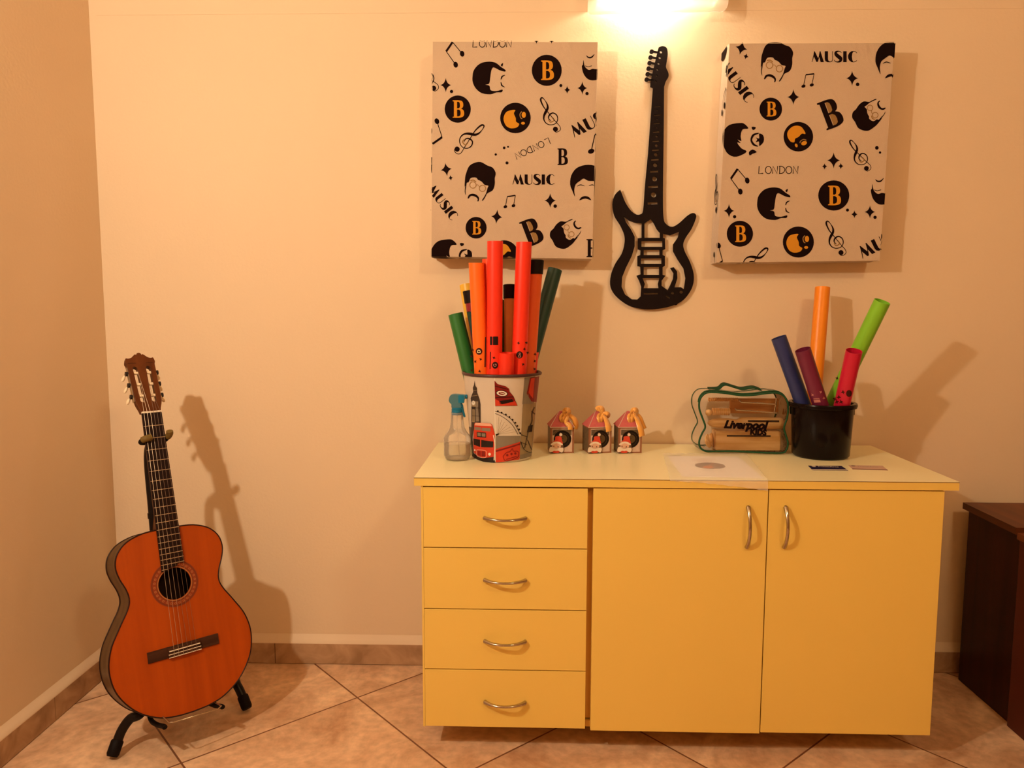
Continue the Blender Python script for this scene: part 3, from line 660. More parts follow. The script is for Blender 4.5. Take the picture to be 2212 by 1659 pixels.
def bpt(x, y, lift):
    """crop coords of the bucket close-up -> on the cone"""
    px, py = 940+x*.14467, 780+y*.14467
    ytop = 812+0*px; ybot = 1000
    # silhouettes
    t_ = (px-1082)/85; sag = math.sqrt(max(0, 1-min(1, t_*t_)))
    v = (py-(805+7*sag))/((985+15*sag)-(805+7*sag)); v = max(0, min(1, v))
    cxp = lerp(1081, 1084, v); hw = lerp(83, 64.5, v)
    u = max(-.985, min(.985, (px-cxp)/hw)); th = math.asin(u)
    # the viewer looks slightly from the right of the bucket's own axis
    az = math.atan2(LB.x, LB.y); a = th*0.97
    r = lerp(lr1-.003, lr0, v)+lift; z = ZT+lh*(1-v)
    return V((LB.x+r*math.sin(a+az*0), LB.y-r*math.cos(a), z))
lb = thing('printed_bucket', 'plastic bucket printed with a London clock tower and a red bus', 'bucket', LB)
g = G().lathe([(lr0-.004, .004), (0.001, .004), (.001, 0), (lr0-.004, 0), (lr0, .004), (lr1-.003, lh-.004), (lr1-.003, lh-.002)], LB, seg=72)
g.lathe([(lr1-.006, lh-.002), (lr0-.004, .006)], LB, seg=72)
def bp(pts, m, lay=1, sub=10):
    pts2 = []
    for i in range(len(pts)):
        a, b = pts[i], pts[(i+1) % len(pts)]; n = max(1, int(math.hypot(b[0]-a[0], b[1]-a[1])/45))
        pts2 += [(lerp(a[0], b[0], k/n), lerp(a[1], b[1], k/n)) for k in range(n)]
    # slice the polygon in thin columns so it follows the curved wall
    bm = bmesh.new(); f = G().prism([pts2], lambda x, y, d: V((x, y, 0)))
    vs = [bm.verts.new(p) for p in f.v]
    for q in f.f:
        try: bm.faces.new([vs[i] for i in q])
        except ValueError: pass
    x0 = min(p[0] for p in pts); x1 = max(p[0] for p in pts); x = math.ceil(x0/30)*30
    while x < x1:
        bmesh.ops.bisect_plane(bm, geom=bm.verts[:]+bm.edges[:]+bm.faces[:], plane_co=(x, 0, 0), plane_no=(1, 0, 0)); x += 30
    for q in bm.faces: g.add([bpt(v.co.x, v.co.y, .0004+.00025*lay) for v in q.verts], [tuple(range(len(q.verts)))], m)
    bm.free()
def bl(pts, w, m, lay=2):
    P = []; stroke(P, pts, w, m, smooth=len(pts) > 2)
    for lo, mm, _ in P: bp(lo[0], mm, lay)
# panels
bp([(905, 680), (1300, 660), (1290, 1110), (910, 1110)], 0, 1); bp([(905, 1110), (1275, 1110), (1272, 1230), (920, 1310)], 3, 2)
bp([(885, 250), (900, 250), (925, 1500), (912, 1500)], 8, 2); bp([(1325, 250), (1480, 230), (1470, 640), (1300, 640)], 3, 1)
bp([(1310, 640), (1500, 620), (1440, 1450), (1270, 1450)], 1, 1)
bp([(1405, 250), (1540, 230), (1500, 620), (1430, 600), (1360, 480)], 5, 2); bp([(1420, 260), (1470, 250), (1450, 560), (1385, 470)], 4, 3)
# clock tower
bp([(592, 290), (605, 370), (628, 400), (632, 470), (668, 560), (685, 640), (690, 920), (600, 960), (560, 1150), (575, 1400), (560, 1450), (510, 1400), (480, 1000), (545, 1000), (545, 640), (530, 560), (548, 510), (570, 460), (565, 400), (582, 360)], 2, 2)
bp([(560, 720), (600, 722), (602, 915), (556, 915)], 1, 3); bp([(612, 600), (640, 600), (668, 900), (615, 905)], 3, 3); bp([(550, 600), (650, 600), (650, 680), (550, 680)], 1, 3)
bp(circ(578, 625, 27, 34, 16), 8, 4); bl([(578, 625), (565, 605)], 5, 7, 5); bl([(560, 735), (560, 905)], 4, 2, 4); bl([(580, 735), (580, 905)], 4, 2, 4); bl([(545, 700), (685, 700)], 6, 7, 4); bl([(548, 525), (640, 510)], 8, 1, 4); bl([(575, 440), (628, 438)], 6, 1, 4); bl([(550, 820), (685, 820)], 5, 7, 4)
# bus
bp([(597, 935), (625, 918), (840, 925), (865, 950), (905, 1080), (915, 1380), (890, 1430), (740, 1450), (640, 1420), (590, 1380), (580, 1200)], 4, 5)
bp([(615, 920), (840, 926), (862, 965), (600, 962)], 6, 6); bp([(600, 985), (700, 990), (700, 1035), (600, 1030)], 3, 6); bp([(712, 992), (840, 995), (842, 1045), (710, 1040)], 3, 6)
bp([(636, 1060), (775, 1065), (780, 1140), (640, 1135)], 7, 6); bp([(648, 1070), (700, 1072), (702, 1125), (650, 1122)], 3, 7); bp([(712, 1074), (768, 1076), (770, 1128), (714, 1126)], 3, 7)
bp([(585, 1165), (688, 1175), (690, 1285), (590, 1262)], 7, 6); bp([(705, 1178), (885, 1195), (885, 1285), (705, 1288)], 7, 6)
bp([(648, 1345), (700, 1350), (702, 1425), (655, 1415)], 5, 6); bp([(712, 1350), (765, 1350), (768, 1430), (714, 1428)], 5, 6); bl([(640, 1335), (775, 1340), (775, 1440), (650, 1430), (640, 1335)], 7, 6, 7)
bp(circ(833, 1390, 20, 22, 14), 8, 7); bp(circ(610, 1345, 12, 16, 12), 8, 7); bl([(885, 1100), (910, 1250), (900, 1480)], 14, 8, 6)
bp([(590, 1395), (640, 1425), (740, 1452), (890, 1430), (912, 1380), (910, 1520), (740, 1510), (600, 1470), (540, 1440)], 7, 4)
# red clock gable
bp([(890, 290), (935, 340), (1000, 360), (1050, 370), (1105, 410), (1110, 450), (1170, 520), (1195, 580), (1230, 660), (905, 665)], 5, 3)
bp([(905, 560), (960, 590), (975, 640), (1150, 600), (1190, 590), (1225, 655), (908, 662)], 4, 4); bp([(970, 590), (1150, 560), (1170, 600), (1000, 640)], 7, 5)
bp(circ(1000, 478, 88, 44, 24, .12), 7, 5); bp(circ(1000, 478, 76, 36, 24, .12), 8, 6); bp(circ(1000, 478, 48, 22, 24, .12), 5, 7); bl([(975, 470), (1040, 485)], 9, 8, 8); bl([(900, 370), (1090, 420)], 8, 7, 5); bl([(905, 540), (1170, 530)], 8, 7, 5)
# wheel
bl([(905, 742), (990, 765), (1080, 815), (1150, 870), (1210, 960), (1250, 1040), (1275, 1090)], 8, 2, 4); bl([(905, 775), (990, 810), (1080, 870), (1160, 950), (1215, 1040), (1240, 1090)], 7, 2, 4)
for k in range(9):
    t_ = k/8; q = cat_rom([(945, 742), (1020, 772), (1085, 805), (1140, 850), (1190, 900), (1225, 955), (1255, 1015), (1275, 1078)], 8, False)[int(t_*55)]; bp(circ(q[0], q[1], 14, 15, 8), 7, 5)
for a in range(7): bl([(945, 1090), (lerp(960, 1210, a/6), lerp(830, 1050, a/6))], 3, 1, 3)
bp([(918, 1085), (970, 1070), (960, 1095), (925, 1110)], 7, 5)
# red panel with a crown
bp([(920, 1310), (1275, 1200), (1268, 1470), (925, 1515)], 4, 4); bp([(920, 1330), (1275, 1222), (1275, 1245), (922, 1355)], 5, 5)
bl([(1030, 1420), (1080, 1360), (1130, 1345), (1160, 1300), (1180, 1340), (1240, 1345), (1255, 1385), (1230, 1440), (1075, 1490), (1030, 1420)], 11, 5, 6)
for x, y in ((1090, 1400), (1150, 1385), (1205, 1375)): bp(circ(x, y, 17, 20, 8), 5, 6)
bl([(1075, 1465), (1225, 1420)], 10, 5, 6)
# bridge and statue on the right
bl([(1475, 690), (1440, 780), (1440, 900), (1400, 1000), (1370, 1150), (1340, 1300)], 14, 2, 4); bp([(1390, 970), (1450, 955), (1440, 1060), (1370, 1065)], 7, 5); bl([(1430, 750), (1480, 800)], 12, 7, 5)
bl([(1280, 1200), (1340, 1330), (1440, 1390)], 10, 7, 5); bl([(1380, 1180), (1420, 1290), (1440, 1350)], 8, 7, 5); bl([(1285, 1210), (1370, 1250)], 8, 7, 5); bl([(1290, 1290), (1390, 1370)], 8, 3, 5); bl([(1285, 1095), (1375, 1130)], 9, 7, 5)
bp([(1275, 1400), (1440, 1370), (1430, 1440), (1275, 1470)], 3, 3); bp([(1330, 440), (1380, 470), (1400, 600), (1320, 640)], 3, 2)
g.build('bucket_body', bkm, lb, smooth=45, weld=False)
G().lathe([(lr1-.007, lh-.003), (lr1-.007, lh+.001), (lr1-.001, lh+.003), (lr1+.002, lh), (lr1+.001, lh-.004), (lr1-.005, lh-.005)], LB, seg=72).build('rim', 'rim_dark', lb, smooth=60)

# --- the black bucket
M['black_plastic'] = mat('black_plastic', (.006, .003, .003), .2, spec=.14)
rbk = thing('black_bucket', 'plain black plastic bucket holding five coloured tubes', 'bucket', RB)
G().lathe([(rr0-.006, .005), (.001, .005), (.001, 0), (rr0-.006, 0), (rr0, .006), (rr1-.008, rh-.02), (rr1-.008, rh)], RB, seg=64).lathe([(rr1-.011, rh), (rr0-.005, .008)], RB, seg=64).build('bucket_body', 'black_plastic', rbk, smooth=50)
G().lathe([(rr1-.011, rh-.002), (rr1-.010, rh+.002), (rr1-.001, rh+.002), (rr1+.001, rh-.003), (rr1-.001, rh-.010), (rr1-.007, rh-.011)], RB, seg=64).build('rim', 'black_plastic', rbk, smooth=60)
for sx in (-1, 1):
    G().box((RB.x+sx*(rr1-.008)-.004, RB.y-.012, ZT+rh-.032), (RB.x+sx*(rr1-.008)+.004, RB.y+.012, ZT+rh-.010)).build('handle_lug', 'black_plastic', rbk, bevel=.002)
P = []; stroke(P, [(0, 0), (-1, -.3), (-1.4, .2), (-.6, .7)], .12)
M['scratch'] = mat('scuff', (.25, .2, .16), .6)
c_ = aty((1823, 922), RB.y-.03)
mk = G()
for lo, m_, l_ in P:
    def sc(x, y, d):
        z = aty((1820, 922-5*y), RB.y).z; v = (z-ZT)/rh; r = lerp(rr0, rr1-.008, v)+.0005; a = math.radians(60+x*6); return V((RB.x+r*math.sin(a), RB.y-r*math.cos(a), z))
    mk.prism(lo, sc)
mk.build('embossed_mark', 'scratch', rbk)

# ================================================================= percussion tubes
TR = .0198
tubeM = {}
def tmat(name, col):
    if name not in tubeM: tubeM[name] = mat('tube_'+name, col, .38, spec=.45)
    return tubeM[name]
M['cap'] = mat('black_rubber_cap', (.008, .004, .004), .5, spec=.15)
M['print_dark'] = mat('tube_print_dark', (.05, .006, .004), .5)
M['print_pink'] = mat('tube_print_pink', (.55, .22, .20), .5)
M['print_black'] = mat('tube_print_black', (.015, .004, .004), .5)
TUBES = {}
def tube(bucket, top, ytop, rim, yrim, colname, col, label, group, cap=0, r=TR, prints=None):
    C, h_, r0 = (LB, lh, lr0) if bucket == 'L' else (RB, rh, rr0)
    T = aty(top, ytop); R_ = aty(rim, yrim); d = (R_-T).normalized()
    zb_ = ZT+.010
    k = (zb_-T.z)/d.z; Bt = T+d*k
    lim = r0-.006-r                      # keep the foot inside the bucket
    hv = V((Bt.x-C.x, Bt.y-C.y, 0))
    if hv.length > lim:
        hv = hv.normalized()*lim; Bt = V((C.x+hv.x, C.y+hv.y, Bt.z))
        # keep the top where it is, the rim crossing moves a little
    ax = (T-Bt); L = ax.length; ax.normalize()
    root = thing('percussion_tube', label, 'tube', Bt, group)
    seg = 40
    g = G().lathe([(r-.0012, 0), (r, 0), (r, L), (r-.0012, L), (r-.0012, 0)], Bt, ax, seg)
    mk = g.build('tube_wall', tmat(colname, col), root, smooth=40)
    if cap:
        g = G().lathe([(r+.0003, L-cap), (r+.0018, L-cap), (r+.0018, L+.0015), (r-.001, L+.003), (.012, L+.001), (.001, L-.002)], Bt, ax, seg); g.build('end_cap', 'cap', root, smooth=40)
    TUBES[label] = (Bt, ax, L, r, root)
    return root
def on_tube(key, fns, m, name, label=None):
    """fns: list of loops in photo pixels, laid on the tube's front surface"""
    Bt, ax, L, r, root = TUBES[key]; g = G(); O = V((0, 0, CAM_H))
    for lo in fns:
        def hit(x, y, d):
            D = ray((x, y)).normalized(); w_ = O-Bt
            a = D-ax*D.dot(ax); b = w_-ax*w_.dot(ax); R2 = r+.0006+d
            A = a.dot(a); B = a.dot(b); Cc = b.dot(b)-R2*R2; disc = B*B-A*Cc
            t_ = (-B-math.sqrt(max(disc, 0)))/A; return O+D*t_
        bm = bmesh.new(); q = G().prism([lo], lambda x, y, d: V((x, y, 0))); vs = [bm.verts.new(p) for p in q.v]
        for f in q.f:
            try: bm.faces.new([vs[i] for i in f])
            except ValueError: pass
        x = min(p[0] for p in lo)+1.3
        while x < max(p[0] for p in lo):
            bmesh.ops.bisect_plane(bm, geom=bm.verts[:]+bm.edges[:]+bm.faces[:], plane_co=(x, 0, 0), plane_no=(1, 0, 0)); x += 1.3
        for f in bm.faces: g.add([hit(v.co.x, v.co.y, .0006 if 'letter' in name else 0) for v in f.verts], [tuple(range(len(f.verts)))])
        bm.free()
    o = g.build(name, m, root, weld=False)
    if label: o['label'] = label
    return o
GL, GR = 'tuned tubes in the printed bucket', 'tuned tubes in the black bucket'
yc = LB.y
RED, ORG = (.86, .035, .012), (.90, .16, .012)
tube('L', (984, 678), yc+.03, (1015, 806), yc+.02, 'green', (.02, .16, .03), 'short dark green tube leaning left, nearest the left rim', GL)
tube('L', (1008, 615), yc+.10, (1040, 806), yc+.06, 'yellow', (.85, .50, .05), 'yellow tube leaning left behind the orange one', GL)
tube('L', (1017, 629), yc+.03, (1046, 806), yc+.03, 'dark_red', (.28, .015, .03), 'dark red tube with a black cap, behind the orange one', GL, cap=.03)
tube('L', (1024, 671), yc+.0, (1052, 806), yc+.01, 'dark_teal', (.012, .045, .04), 'short dark teal tube mostly hidden behind the orange one', GL)
tube('L', (1029, 568), yc-.05, (1033, 806), yc-.05, 'orange', ORG, 'bright orange uncapped tube marked D, front left', GL)
tube('L', (1058, 560), yc-.03, (1062, 806), yc-.03, 'red_orange', (.86, .07, .015), 'red-orange tube just behind the tall red tube at left', GL)
tube('L', (1069.5, 521), yc-.07, (1063, 806), yc-.072, 'red', RED, 'tallest red tube, left one of the tall pair, with a barcode', GL)
tube('L', (1080, 648), yc+.03, (1080, 800), yc+.02, 'leaf_green', (.10, .22, .03), 'thin strip of leaf green tube between the tall red tubes', GL)
tube('L', (1102, 617), yc-.0, (1103, 806), yc-.015, 'tan', (.80, .40, .12), 'tan tube with a black cap, between the tall red tubes', GL, cap=.034, r=.0165)
tube('L', (1095, 762), yc-.07, (1094, 806), yc-.07, 'red', RED, 'shortest red tube at the front middle, open top', GL)
tube('L', (1132, 523), yc-.05, (1128, 806), yc-.052, 'red', RED, 'tall red tube marked Do, right one of the tall pair', GL)
tube('L', (1157, 564), yc+.0, (1149, 806), yc-.005, 'orange_tan', (.80, .13, .03), 'orange-brown tube with a black cap at the right', GL, cap=.034)
tube('L', (1148, 761), yc+.035, (1146, 806), yc+.035, 'red', RED, 'short red tube, only its edge showing at the right rim', GL)
tube('L', (1199, 582), yc+.10, (1138, 806), yc+.055, 'teal', (.012, .06, .055), 'dark teal tube leaning far to the right', GL)
yc2 = RB.y
tube('R', (1682, 729), yc2+.0, (1734, 872), yc2+.0, 'navy', (.02, .03, .14), 'navy blue tube leaning left', GR)
tube('R', (1734, 755), yc2-.06, (1773, 876), yc2-.042, 'purple', (.15, .012, .05), 'dark purple tube with pale print, front', GR)
tube('R', (1777, 621), min(yc2+.10, 2.13), (1757, 872), yc2+.05, 'light_orange', (.92, .28, .012), 'light orange tube, the tallest in the black bucket', GR)
tube('R', (1906, 651), 1.93, (1797, 874), yc2+.0, 'lime', (.22, .55, .03), 'lime green tube leaning far to the right', GR)
tube('R', (1845, 758), yc2-.105, (1819, 874), yc2-.052, 'magenta', (.55, .008, .045), 'magenta tube in front of the lime green one', GR)
def blots(pts, s=2.2):
    out = []; s *= 1.3
    for x, y in pts: 
        a = random.uniform(0, 3); out.append([(x+s*k*math.cos(a+q), y+s*k*math.sin(a+q)) for q, k in ((0, 1.3), (.9, .5), (1.7, 1.2), (2.6, .5), (3.5, 1.3), (4.2, .5), (5.2, 1.1), (5.8, .5))])
    return out
def tw(px, py, body, size, rot=0, off=.02):
    vs, fs = text_geo(body, 0, off); c, s = math.cos(rot), math.sin(rot)
    return [[(px+size*(vs[i][0]*c+vs[i][1]*s), py+size*(vs[i][0]*s-vs[i][1]*c)) for i in f] for f in fs]
k5 = 'bright orange uncapped tube marked D, front left'
on_tube(k5, [circ(1034.8, 759, 7.2, 7.4, 20)]+blots([(1021, 756), (1018, 770), (1026.5, 781), (1038, 776), (1019, 800), (1012+24, 802)], 2.4), 'print_dark', 'printed_marks')
on_tube(k5, [[(x, y) for x, y in l] for l in tw(1034.8, 759, 'D', 10, -PI/2)], 'yellow_lit_top', 'printed_letter', 'pale letter')
k7 = 'tallest red tube, left one of the tall pair, with a barcode'
on_tube(k7, [[(1065, 727), (1076, 727), (1076, 745), (1065, 745)], [(1058.5, 727), (1063.5, 727), (1063.5, 745), (1058.5, 745)], circ(1069.5, 789, 6.5, 7.5, 20), [(1048, 728), (1050, 728), (1049, 793), (1046.5, 793)], [(1058.3, 760), (1060.3, 760), (1059, 797), (1057.5, 797)]]+blots([(1067, 773)], 2.4), 'print_black', 'printed_marks')
on_tube(k7, tw(1069.5, 789, 'G', 10, -PI/2), 'print_pink', 'printed_letter', 'pale letter')
k11 = 'tall red tube marked Do, right one of the tall pair'
on_tube(k11, [circ(1122.4, 766.5, 7.4, 7.6, 20)]+blots([(1120, 741), (1137, 740.5), (1133, 754), (1140, 762), (1130, 787)], 2.4), 'print_black', 'printed_marks')
on_tube(k11, tw(1122.4, 767, 'Do', 8.5, -PI/2), 'print_pink', 'printed_letter', 'pale letters')
on_tube('orange-brown tube with a black cap at the right', blots([(1156, 765), (1155.5, 780), (1155, 797)], 2.4), 'print_dark', 'printed_marks')
on_tube('dark purple tube with pale print, front', blots([(1755, 853), (1773, 847), (1780, 860)], 2.3)+[[(1757, 861), (1770, 860), (1770.6, 861.5), (1757.3, 862.3)], [(1757.3, 864), (1771, 863), (1773, 869), (1759, 870)]], 'print_pink', 'printed_marks')
on_tube('lime green tube leaning far to the right', blots([(1808, 817)], 2.6), 'print_black', 'printed_marks')
on_tube('magenta tube in front of the lime green one', blots([(1821, 847), (1812, 858), (1803, 862), (1808, 868), (1817, 868)], 3.2)+[circ(1834, 850, 6.2, 7.5, 18)], 'print_dark', 'printed_marks')

# ================================================================= spray bottle
M['pet'] = clear('clear_bottle', (1, .98, .95), .84, .12, (.9, .82, .74))
M['water'] = clear('clear_liquid', (1, .98, .95), .86, .03, (.8, .72, .62))
M['blue_plastic'] = mat('blue_plastic', (.012, .17, .32), .3)
M['blue_clear'] = clear('pale_blue_cap', (.45, .62, .66), .45, .2, (.10, .28, .38))
Pb = atz((988, 998), ZT); rb = .0352; Pb = V((aty((988, 998), Pb.y+rb).x, Pb.y+rb, ZT)); s_ = 1/m_per_px(Pb)
sb = thing('spray_bottle', 'small clear spray bottle with a blue trigger head', 'bottle', Pb)
G().lathe([(.001, .003), (.024, .0), (.031, .003), (.035, .012), (.0352, .05), (.0358, .056), (.034, .062), (.025, .073), (.0195, .084), (.0165, .10), (.0155, .125)], Pb, seg=40).build('bottle_body', 'pet', sb, smooth=60)
G().lathe([(.001, .004), (.030, .005), (.0335, .013), (.0335, .043), (.001, .043)], Pb, seg=40).build('liquid', 'water', sb, smooth=40)
g = G().lathe([(.001, .118), (.0135, .118), (.014, .119), (.014, .135), (.012, .137), (.001, .137)], Pb, seg=32)
for k in range(5): g.lathe([(.0142, .120+k*.003), (.0149, .121+k*.003), (.0142, .122+k*.003)], Pb, seg=32)
g.build('collar', 'blue_plastic', sb, smooth=30)
hd = [(-.0195, .152), (-.0205, .160), (-.016, .170), (-.006, .173), (.010, .172), (.019, .171), (.022, .167), (.022, .162), (.020, .158), (.013, .157), (.010, .150), (.010, .136), (-.012, .136), (-.014, .146)]
g = G().prism([cat_rom(hd, 3)], lambda x, z, d: Pb+V((x, d, z)), -.009, .009); g.build('spray_head', 'blue_clear', sb, smooth=40, bevel=.002)
G().lathe([(.001, 0), (.0055, 0), (.0055, .006), (.001, .006)], Pb+V((.0205, 0, .1655)), (1, 0, 0), 16).box((Pb.x+.004, Pb.y-.0095, Pb.z+.15), (Pb.x+.019, Pb.y+.0095, Pb.z+.1705)).build('nozzle', 'blue_plastic', sb, smooth=30, bevel=.0008)
g = G().tube([Pb+V(q) for q in ((.008, 0, .150), (.012, 0, .142), (.0145, 0, .130), (.0185, 0, .116), (.020, 0, .112))], [.004, .004, .0035, .003, .0022], 10, flat=1.7); g.build('trigger', 'blue_plastic', sb, smooth=50)
G().tube([Pb+V((0, 0, .12)), Pb+V((.001, 0, .06)), Pb+V((.006, 0, .008))], .0016, 8).build('dip_tube', 'pet', sb, smooth=50)

# ================================================================= gift boxes
M['gb_roof'] = mat('pink_card', (.55, .12, .12), .5, var=.12, vscale=120)
M['gb_edge'] = mat('brown_card_edge', (.30, .12, .06), .5)
M['gb_front'] = mat('cream_card', (.62, .45, .36), .45, var=.25, vscale=90)
M['gb_dark'] = mat('dark_patterned_card', (.14, .09, .05), .4, var=.7, vscale=160)
M['record'] = mat('black_record', (.008, .004, .004), .3, spec=.2)
M['record_mid'] = mat('brown_record_label', (.10, .06, .025), .35, var=.5, vscale=60)
M['satin'] = mat('gold_satin', (.85, .40, .07), .28, sheen=.4, spec=.7)
M['s_skin'] = mat('sticker_skin', (.72, .42, .30), .5); M['s_white'] = mat('sticker_white', (.78, .66, .55), .5)
M['s_red'] = mat('sticker_red', (.62, .06, .03), .5); M['s_line'] = mat('sticker_outline', (.14, .07, .04), .5)
def gift_box(px, rot, label, ribbon):
    c = atz((px, 979), ZT); W_ = .0635; H_ = .0720; D_ = .062
    cy_ = c.y+D_/2; c = V((aty((px, 979), cy_).x, cy_, ZT))
    t = thing('gift_box', label, 'gift box', c, 'little house shaped gift boxes')
    cr, sr = math.cos(rot), math.sin(rot)
    def Tm(p): p = V(p); return V((c.x+cr*p.x-sr*p.y, c.y+sr*p.x+cr*p.y, c.z+p.z))
    h = W_/2; e = .0022
    g = G().box((-h, -D_/2, 0), (h, D_/2, H_), 0, Tm)
    # window pane on the front: pale field, dark patterned top band and edges
    yf = -D_/2
    g.box((-h+.005, yf-.0006, .004), (h-.004, yf, H_-.004), 1, Tm); g.box((-h+.006, yf-.001, H_-.022), (h-.006, yf-.0005, H_-.006), 2, Tm); g.box((-h+.006, yf-.001, .03), (-h+.018, yf-.0005, H_-.006), 1, Tm)
    g.box((-h-.0006, -D_/2+.005, .004), (-h, D_/2-.005, H_-.004), 2, Tm); g.box((h, -D_/2+.005, .004), (h+.0006, D_/2-.005, H_-.004), 2, Tm)
    for sx in (-1, 1): g.tube([Tm((sx*h, -D_/2, 0)), Tm((sx*h, -D_/2, H_))], .0009, 6, 0)
    g.build('box_body', ['gb_edge', 'gb_front', 'gb_dark'], t)
    ap = (0, 0, H_+.041); rp = [(-h-e, -D_/2-e, H_), (h+e, -D_/2-e, H_), (h+e, D_/2+e, H_), (-h-e, D_/2+e, H_)]
    g = G().add([Tm(q) for q in rp+[(-.004, 0, ap[2]-.0), (.004, 0, ap[2])]], [(0, 1, 5, 4), (1, 2, 5), (2, 3, 4, 5), (3, 0, 4), (3, 2, 1, 0)])
    for q, a in ((rp[0], (-.004, 0, ap[2])), (rp[1], (.004, 0, ap[2]))): g.tube([Tm(q), Tm(a)], .0009, 6, 1)
    g.tube([Tm(rp[0]), Tm(rp[1])], .0009, 6, 1)
    g.build('roof', ['gb_roof', 'gb_front'], t)
    rc_ = V((.001, yf-.0012, .039))
    g = G().lathe([(.001, .0006), (.0235, .0006), (.024, 0), (.0235, -.0002)], Tm(rc_)+V((0, 0, 0)), V((sr, -cr, 0)), 40)
    rec = g.build('record', 'record', t, smooth=30)
    g = G().lathe([(.001, .0011), (.0115, .0011), (.012, .0006)], Tm(rc_+V((.001, 0, .001))), V((sr, -cr, 0)), 32); g.lathe([(.017, .0008), (.0173, .0011), (.0176, .0008)], Tm(rc_), V((sr, -cr, 0)), 40)
    g.build('record_centre', 'record_mid', t, smooth=30)
    # sticker with a bearded old man in a red bobble hat
    S = .000158; P = []
    f = lambda l: [((x-365)*S-.0165, (1015-y)*S+.0005) for x, y in l]
    P += [(f(cat_rom([(230, 965), (250, 900), (280, 850), (340, 790), (350, 720), (410, 705), (415, 670), (440, 650), (470, 685), (455, 715), (470, 790), (485, 870), (500, 950), (480, 1005), (430, 1010), (300, 1015), (250, 1000)], 3)), 3, 0)]
    P += [(f(cat_rom([(240, 965), (258, 905), (300, 900), (350, 915), (440, 915), (485, 920), (490, 965), (465, 1000), (420, 985), (300, 985), (255, 992)], 3)), 0, 1), (f(circ(372, 885, 78, 45, 20)), 1, 1), (f(circ(365, 905, 26, 20, 12)), 1, 2),
          (f(cat_rom([(300, 830), (345, 775), (350, 725), (400, 715), (450, 725), (465, 790), (478, 850), (400, 815)], 3)), 2, 1), (f(cat_rom([(270, 850), (330, 812), (410, 812), (475, 850), (462, 872), (370, 838), (290, 872)], 3)), 0, 2), (f(circ(442, 688, 27, 27, 14)), 0, 1),
          (f(circ(322, 890, 9, 12, 10)), 3, 3), (f(circ(398, 897, 9, 12, 10)), 3, 3), (f(cat_rom([(300, 985), (330, 968), (365, 975), (395, 968), (425, 985), (395, 1008), (330, 1008)], 3)), 2, 2)]
    g = G()
    for l, m, lay in P: g.prism([l], lambda x, z, d: Tm((x, yf-(.0035 if lay == 0 else .0042+.0003*lay)-d, z)), 0, .0006 if lay == 0 else None, m)
    g.build('sticker', ['s_white', 's_skin', 's_red', 's_line'], t)
    # satin ribbon
    g = G(); K = V((.013, -.012, H_+.032))
    for pts, w0, w1 in ribbon:
        q = cat_rom([tuple(K+V(p)) for p in pts], 6, False); n = len(q); ws = []
        for i in range(n):
            a = V(q[max(i-1, 0)]); b = V(q[min(i+1, n-1)]); tt = (b-a).normalized(); s = tt.cross(V((.25, -1, .15))).normalized()
            k = i/(n-1); ws.append(s*lerp(w0, w1, min(1, k*1.6))*(.5 if i == 0 else 1.25))
        g.strip([Tm(p) for p in q], [V((cr*s.x-sr*s.y, sr*s.x+cr*s.y, s.z)) for s in ws])
    g.lathe([(.001, -.003), (.003, -.002), (.0038, 0), (.003, .002), (.001, .003)], Tm(K), (1, 0, .4), 12)
    g.build('ribbon', 'satin', t, smooth=60, solid=.0004, weld=False)
    return t
loopUp = [(0, 0, 0), (-.006, -.003, .005), (-.004, -.006, .013), (.004, -.007, .0135), (.006, -.004, .006), (.001, -.001, .001)]
loopL = [(0, 0, 0), (-.008, -.003, .001), (-.014, -.007, -.005), (-.012, -.010, -.013), (-.005, -.010, -.010), (0, -.002, -.001)]
loopR = [(0, 0, 0), (.007, -.003, .004), (.014, -.003, .001), (.013, 0, -.004), (.004, 0, -.001)]
def tail(*p): return [(0, 0, 0)]+list(p)
gift_box(1210.5, .10, 'gift box nearest the printed bucket, its ribbon tail hanging down in front of the record', [(loopUp, .003, .006), (loopL, .003, .006), (tail((.003, -.009, -.007), (-.002, -.019, -.018), (.007, -.026, -.028), (.008, -.028, -.038)), .003, .0055), (tail((.010, .004, -.003), (.024, .006, -.014), (.029, .008, -.030), (.026, .008, -.042)), .003, .0065)])
gift_box(1288.5, .22, 'middle gift box with its record half covered by a wide ribbon tail', [([(0, 0, 0), (-.004, -.002, .008), (-.014, -.003, .016), (-.020, -.001, .014), (-.012, 0, .018), (-.003, -.004, .016), (0, 0, .002)], .003, .0055), (loopL, .003, .0065), (loopR, .003, .006), (tail((.003, -.010, -.007), (.006, -.019, -.018), (.007, -.028, -.030), (.009, -.028, -.043)), .003, .0075)])
gift_box(1355, .10, 'gift box nearest the wooden instruments, ribbon tails hanging at its right', [(loopUp, .003, .006), (loopL, .003, .0065), (tail((.004, -.010, -.006), (.009, -.021, -.020), (.014, -.028, -.038), (.018, -.028, -.056)), .003, .007), (tail((.010, .003, .001), (.020, .004, -.008), (.027, .004, -.024), (.034, .004, -.040)), .003, .004)])

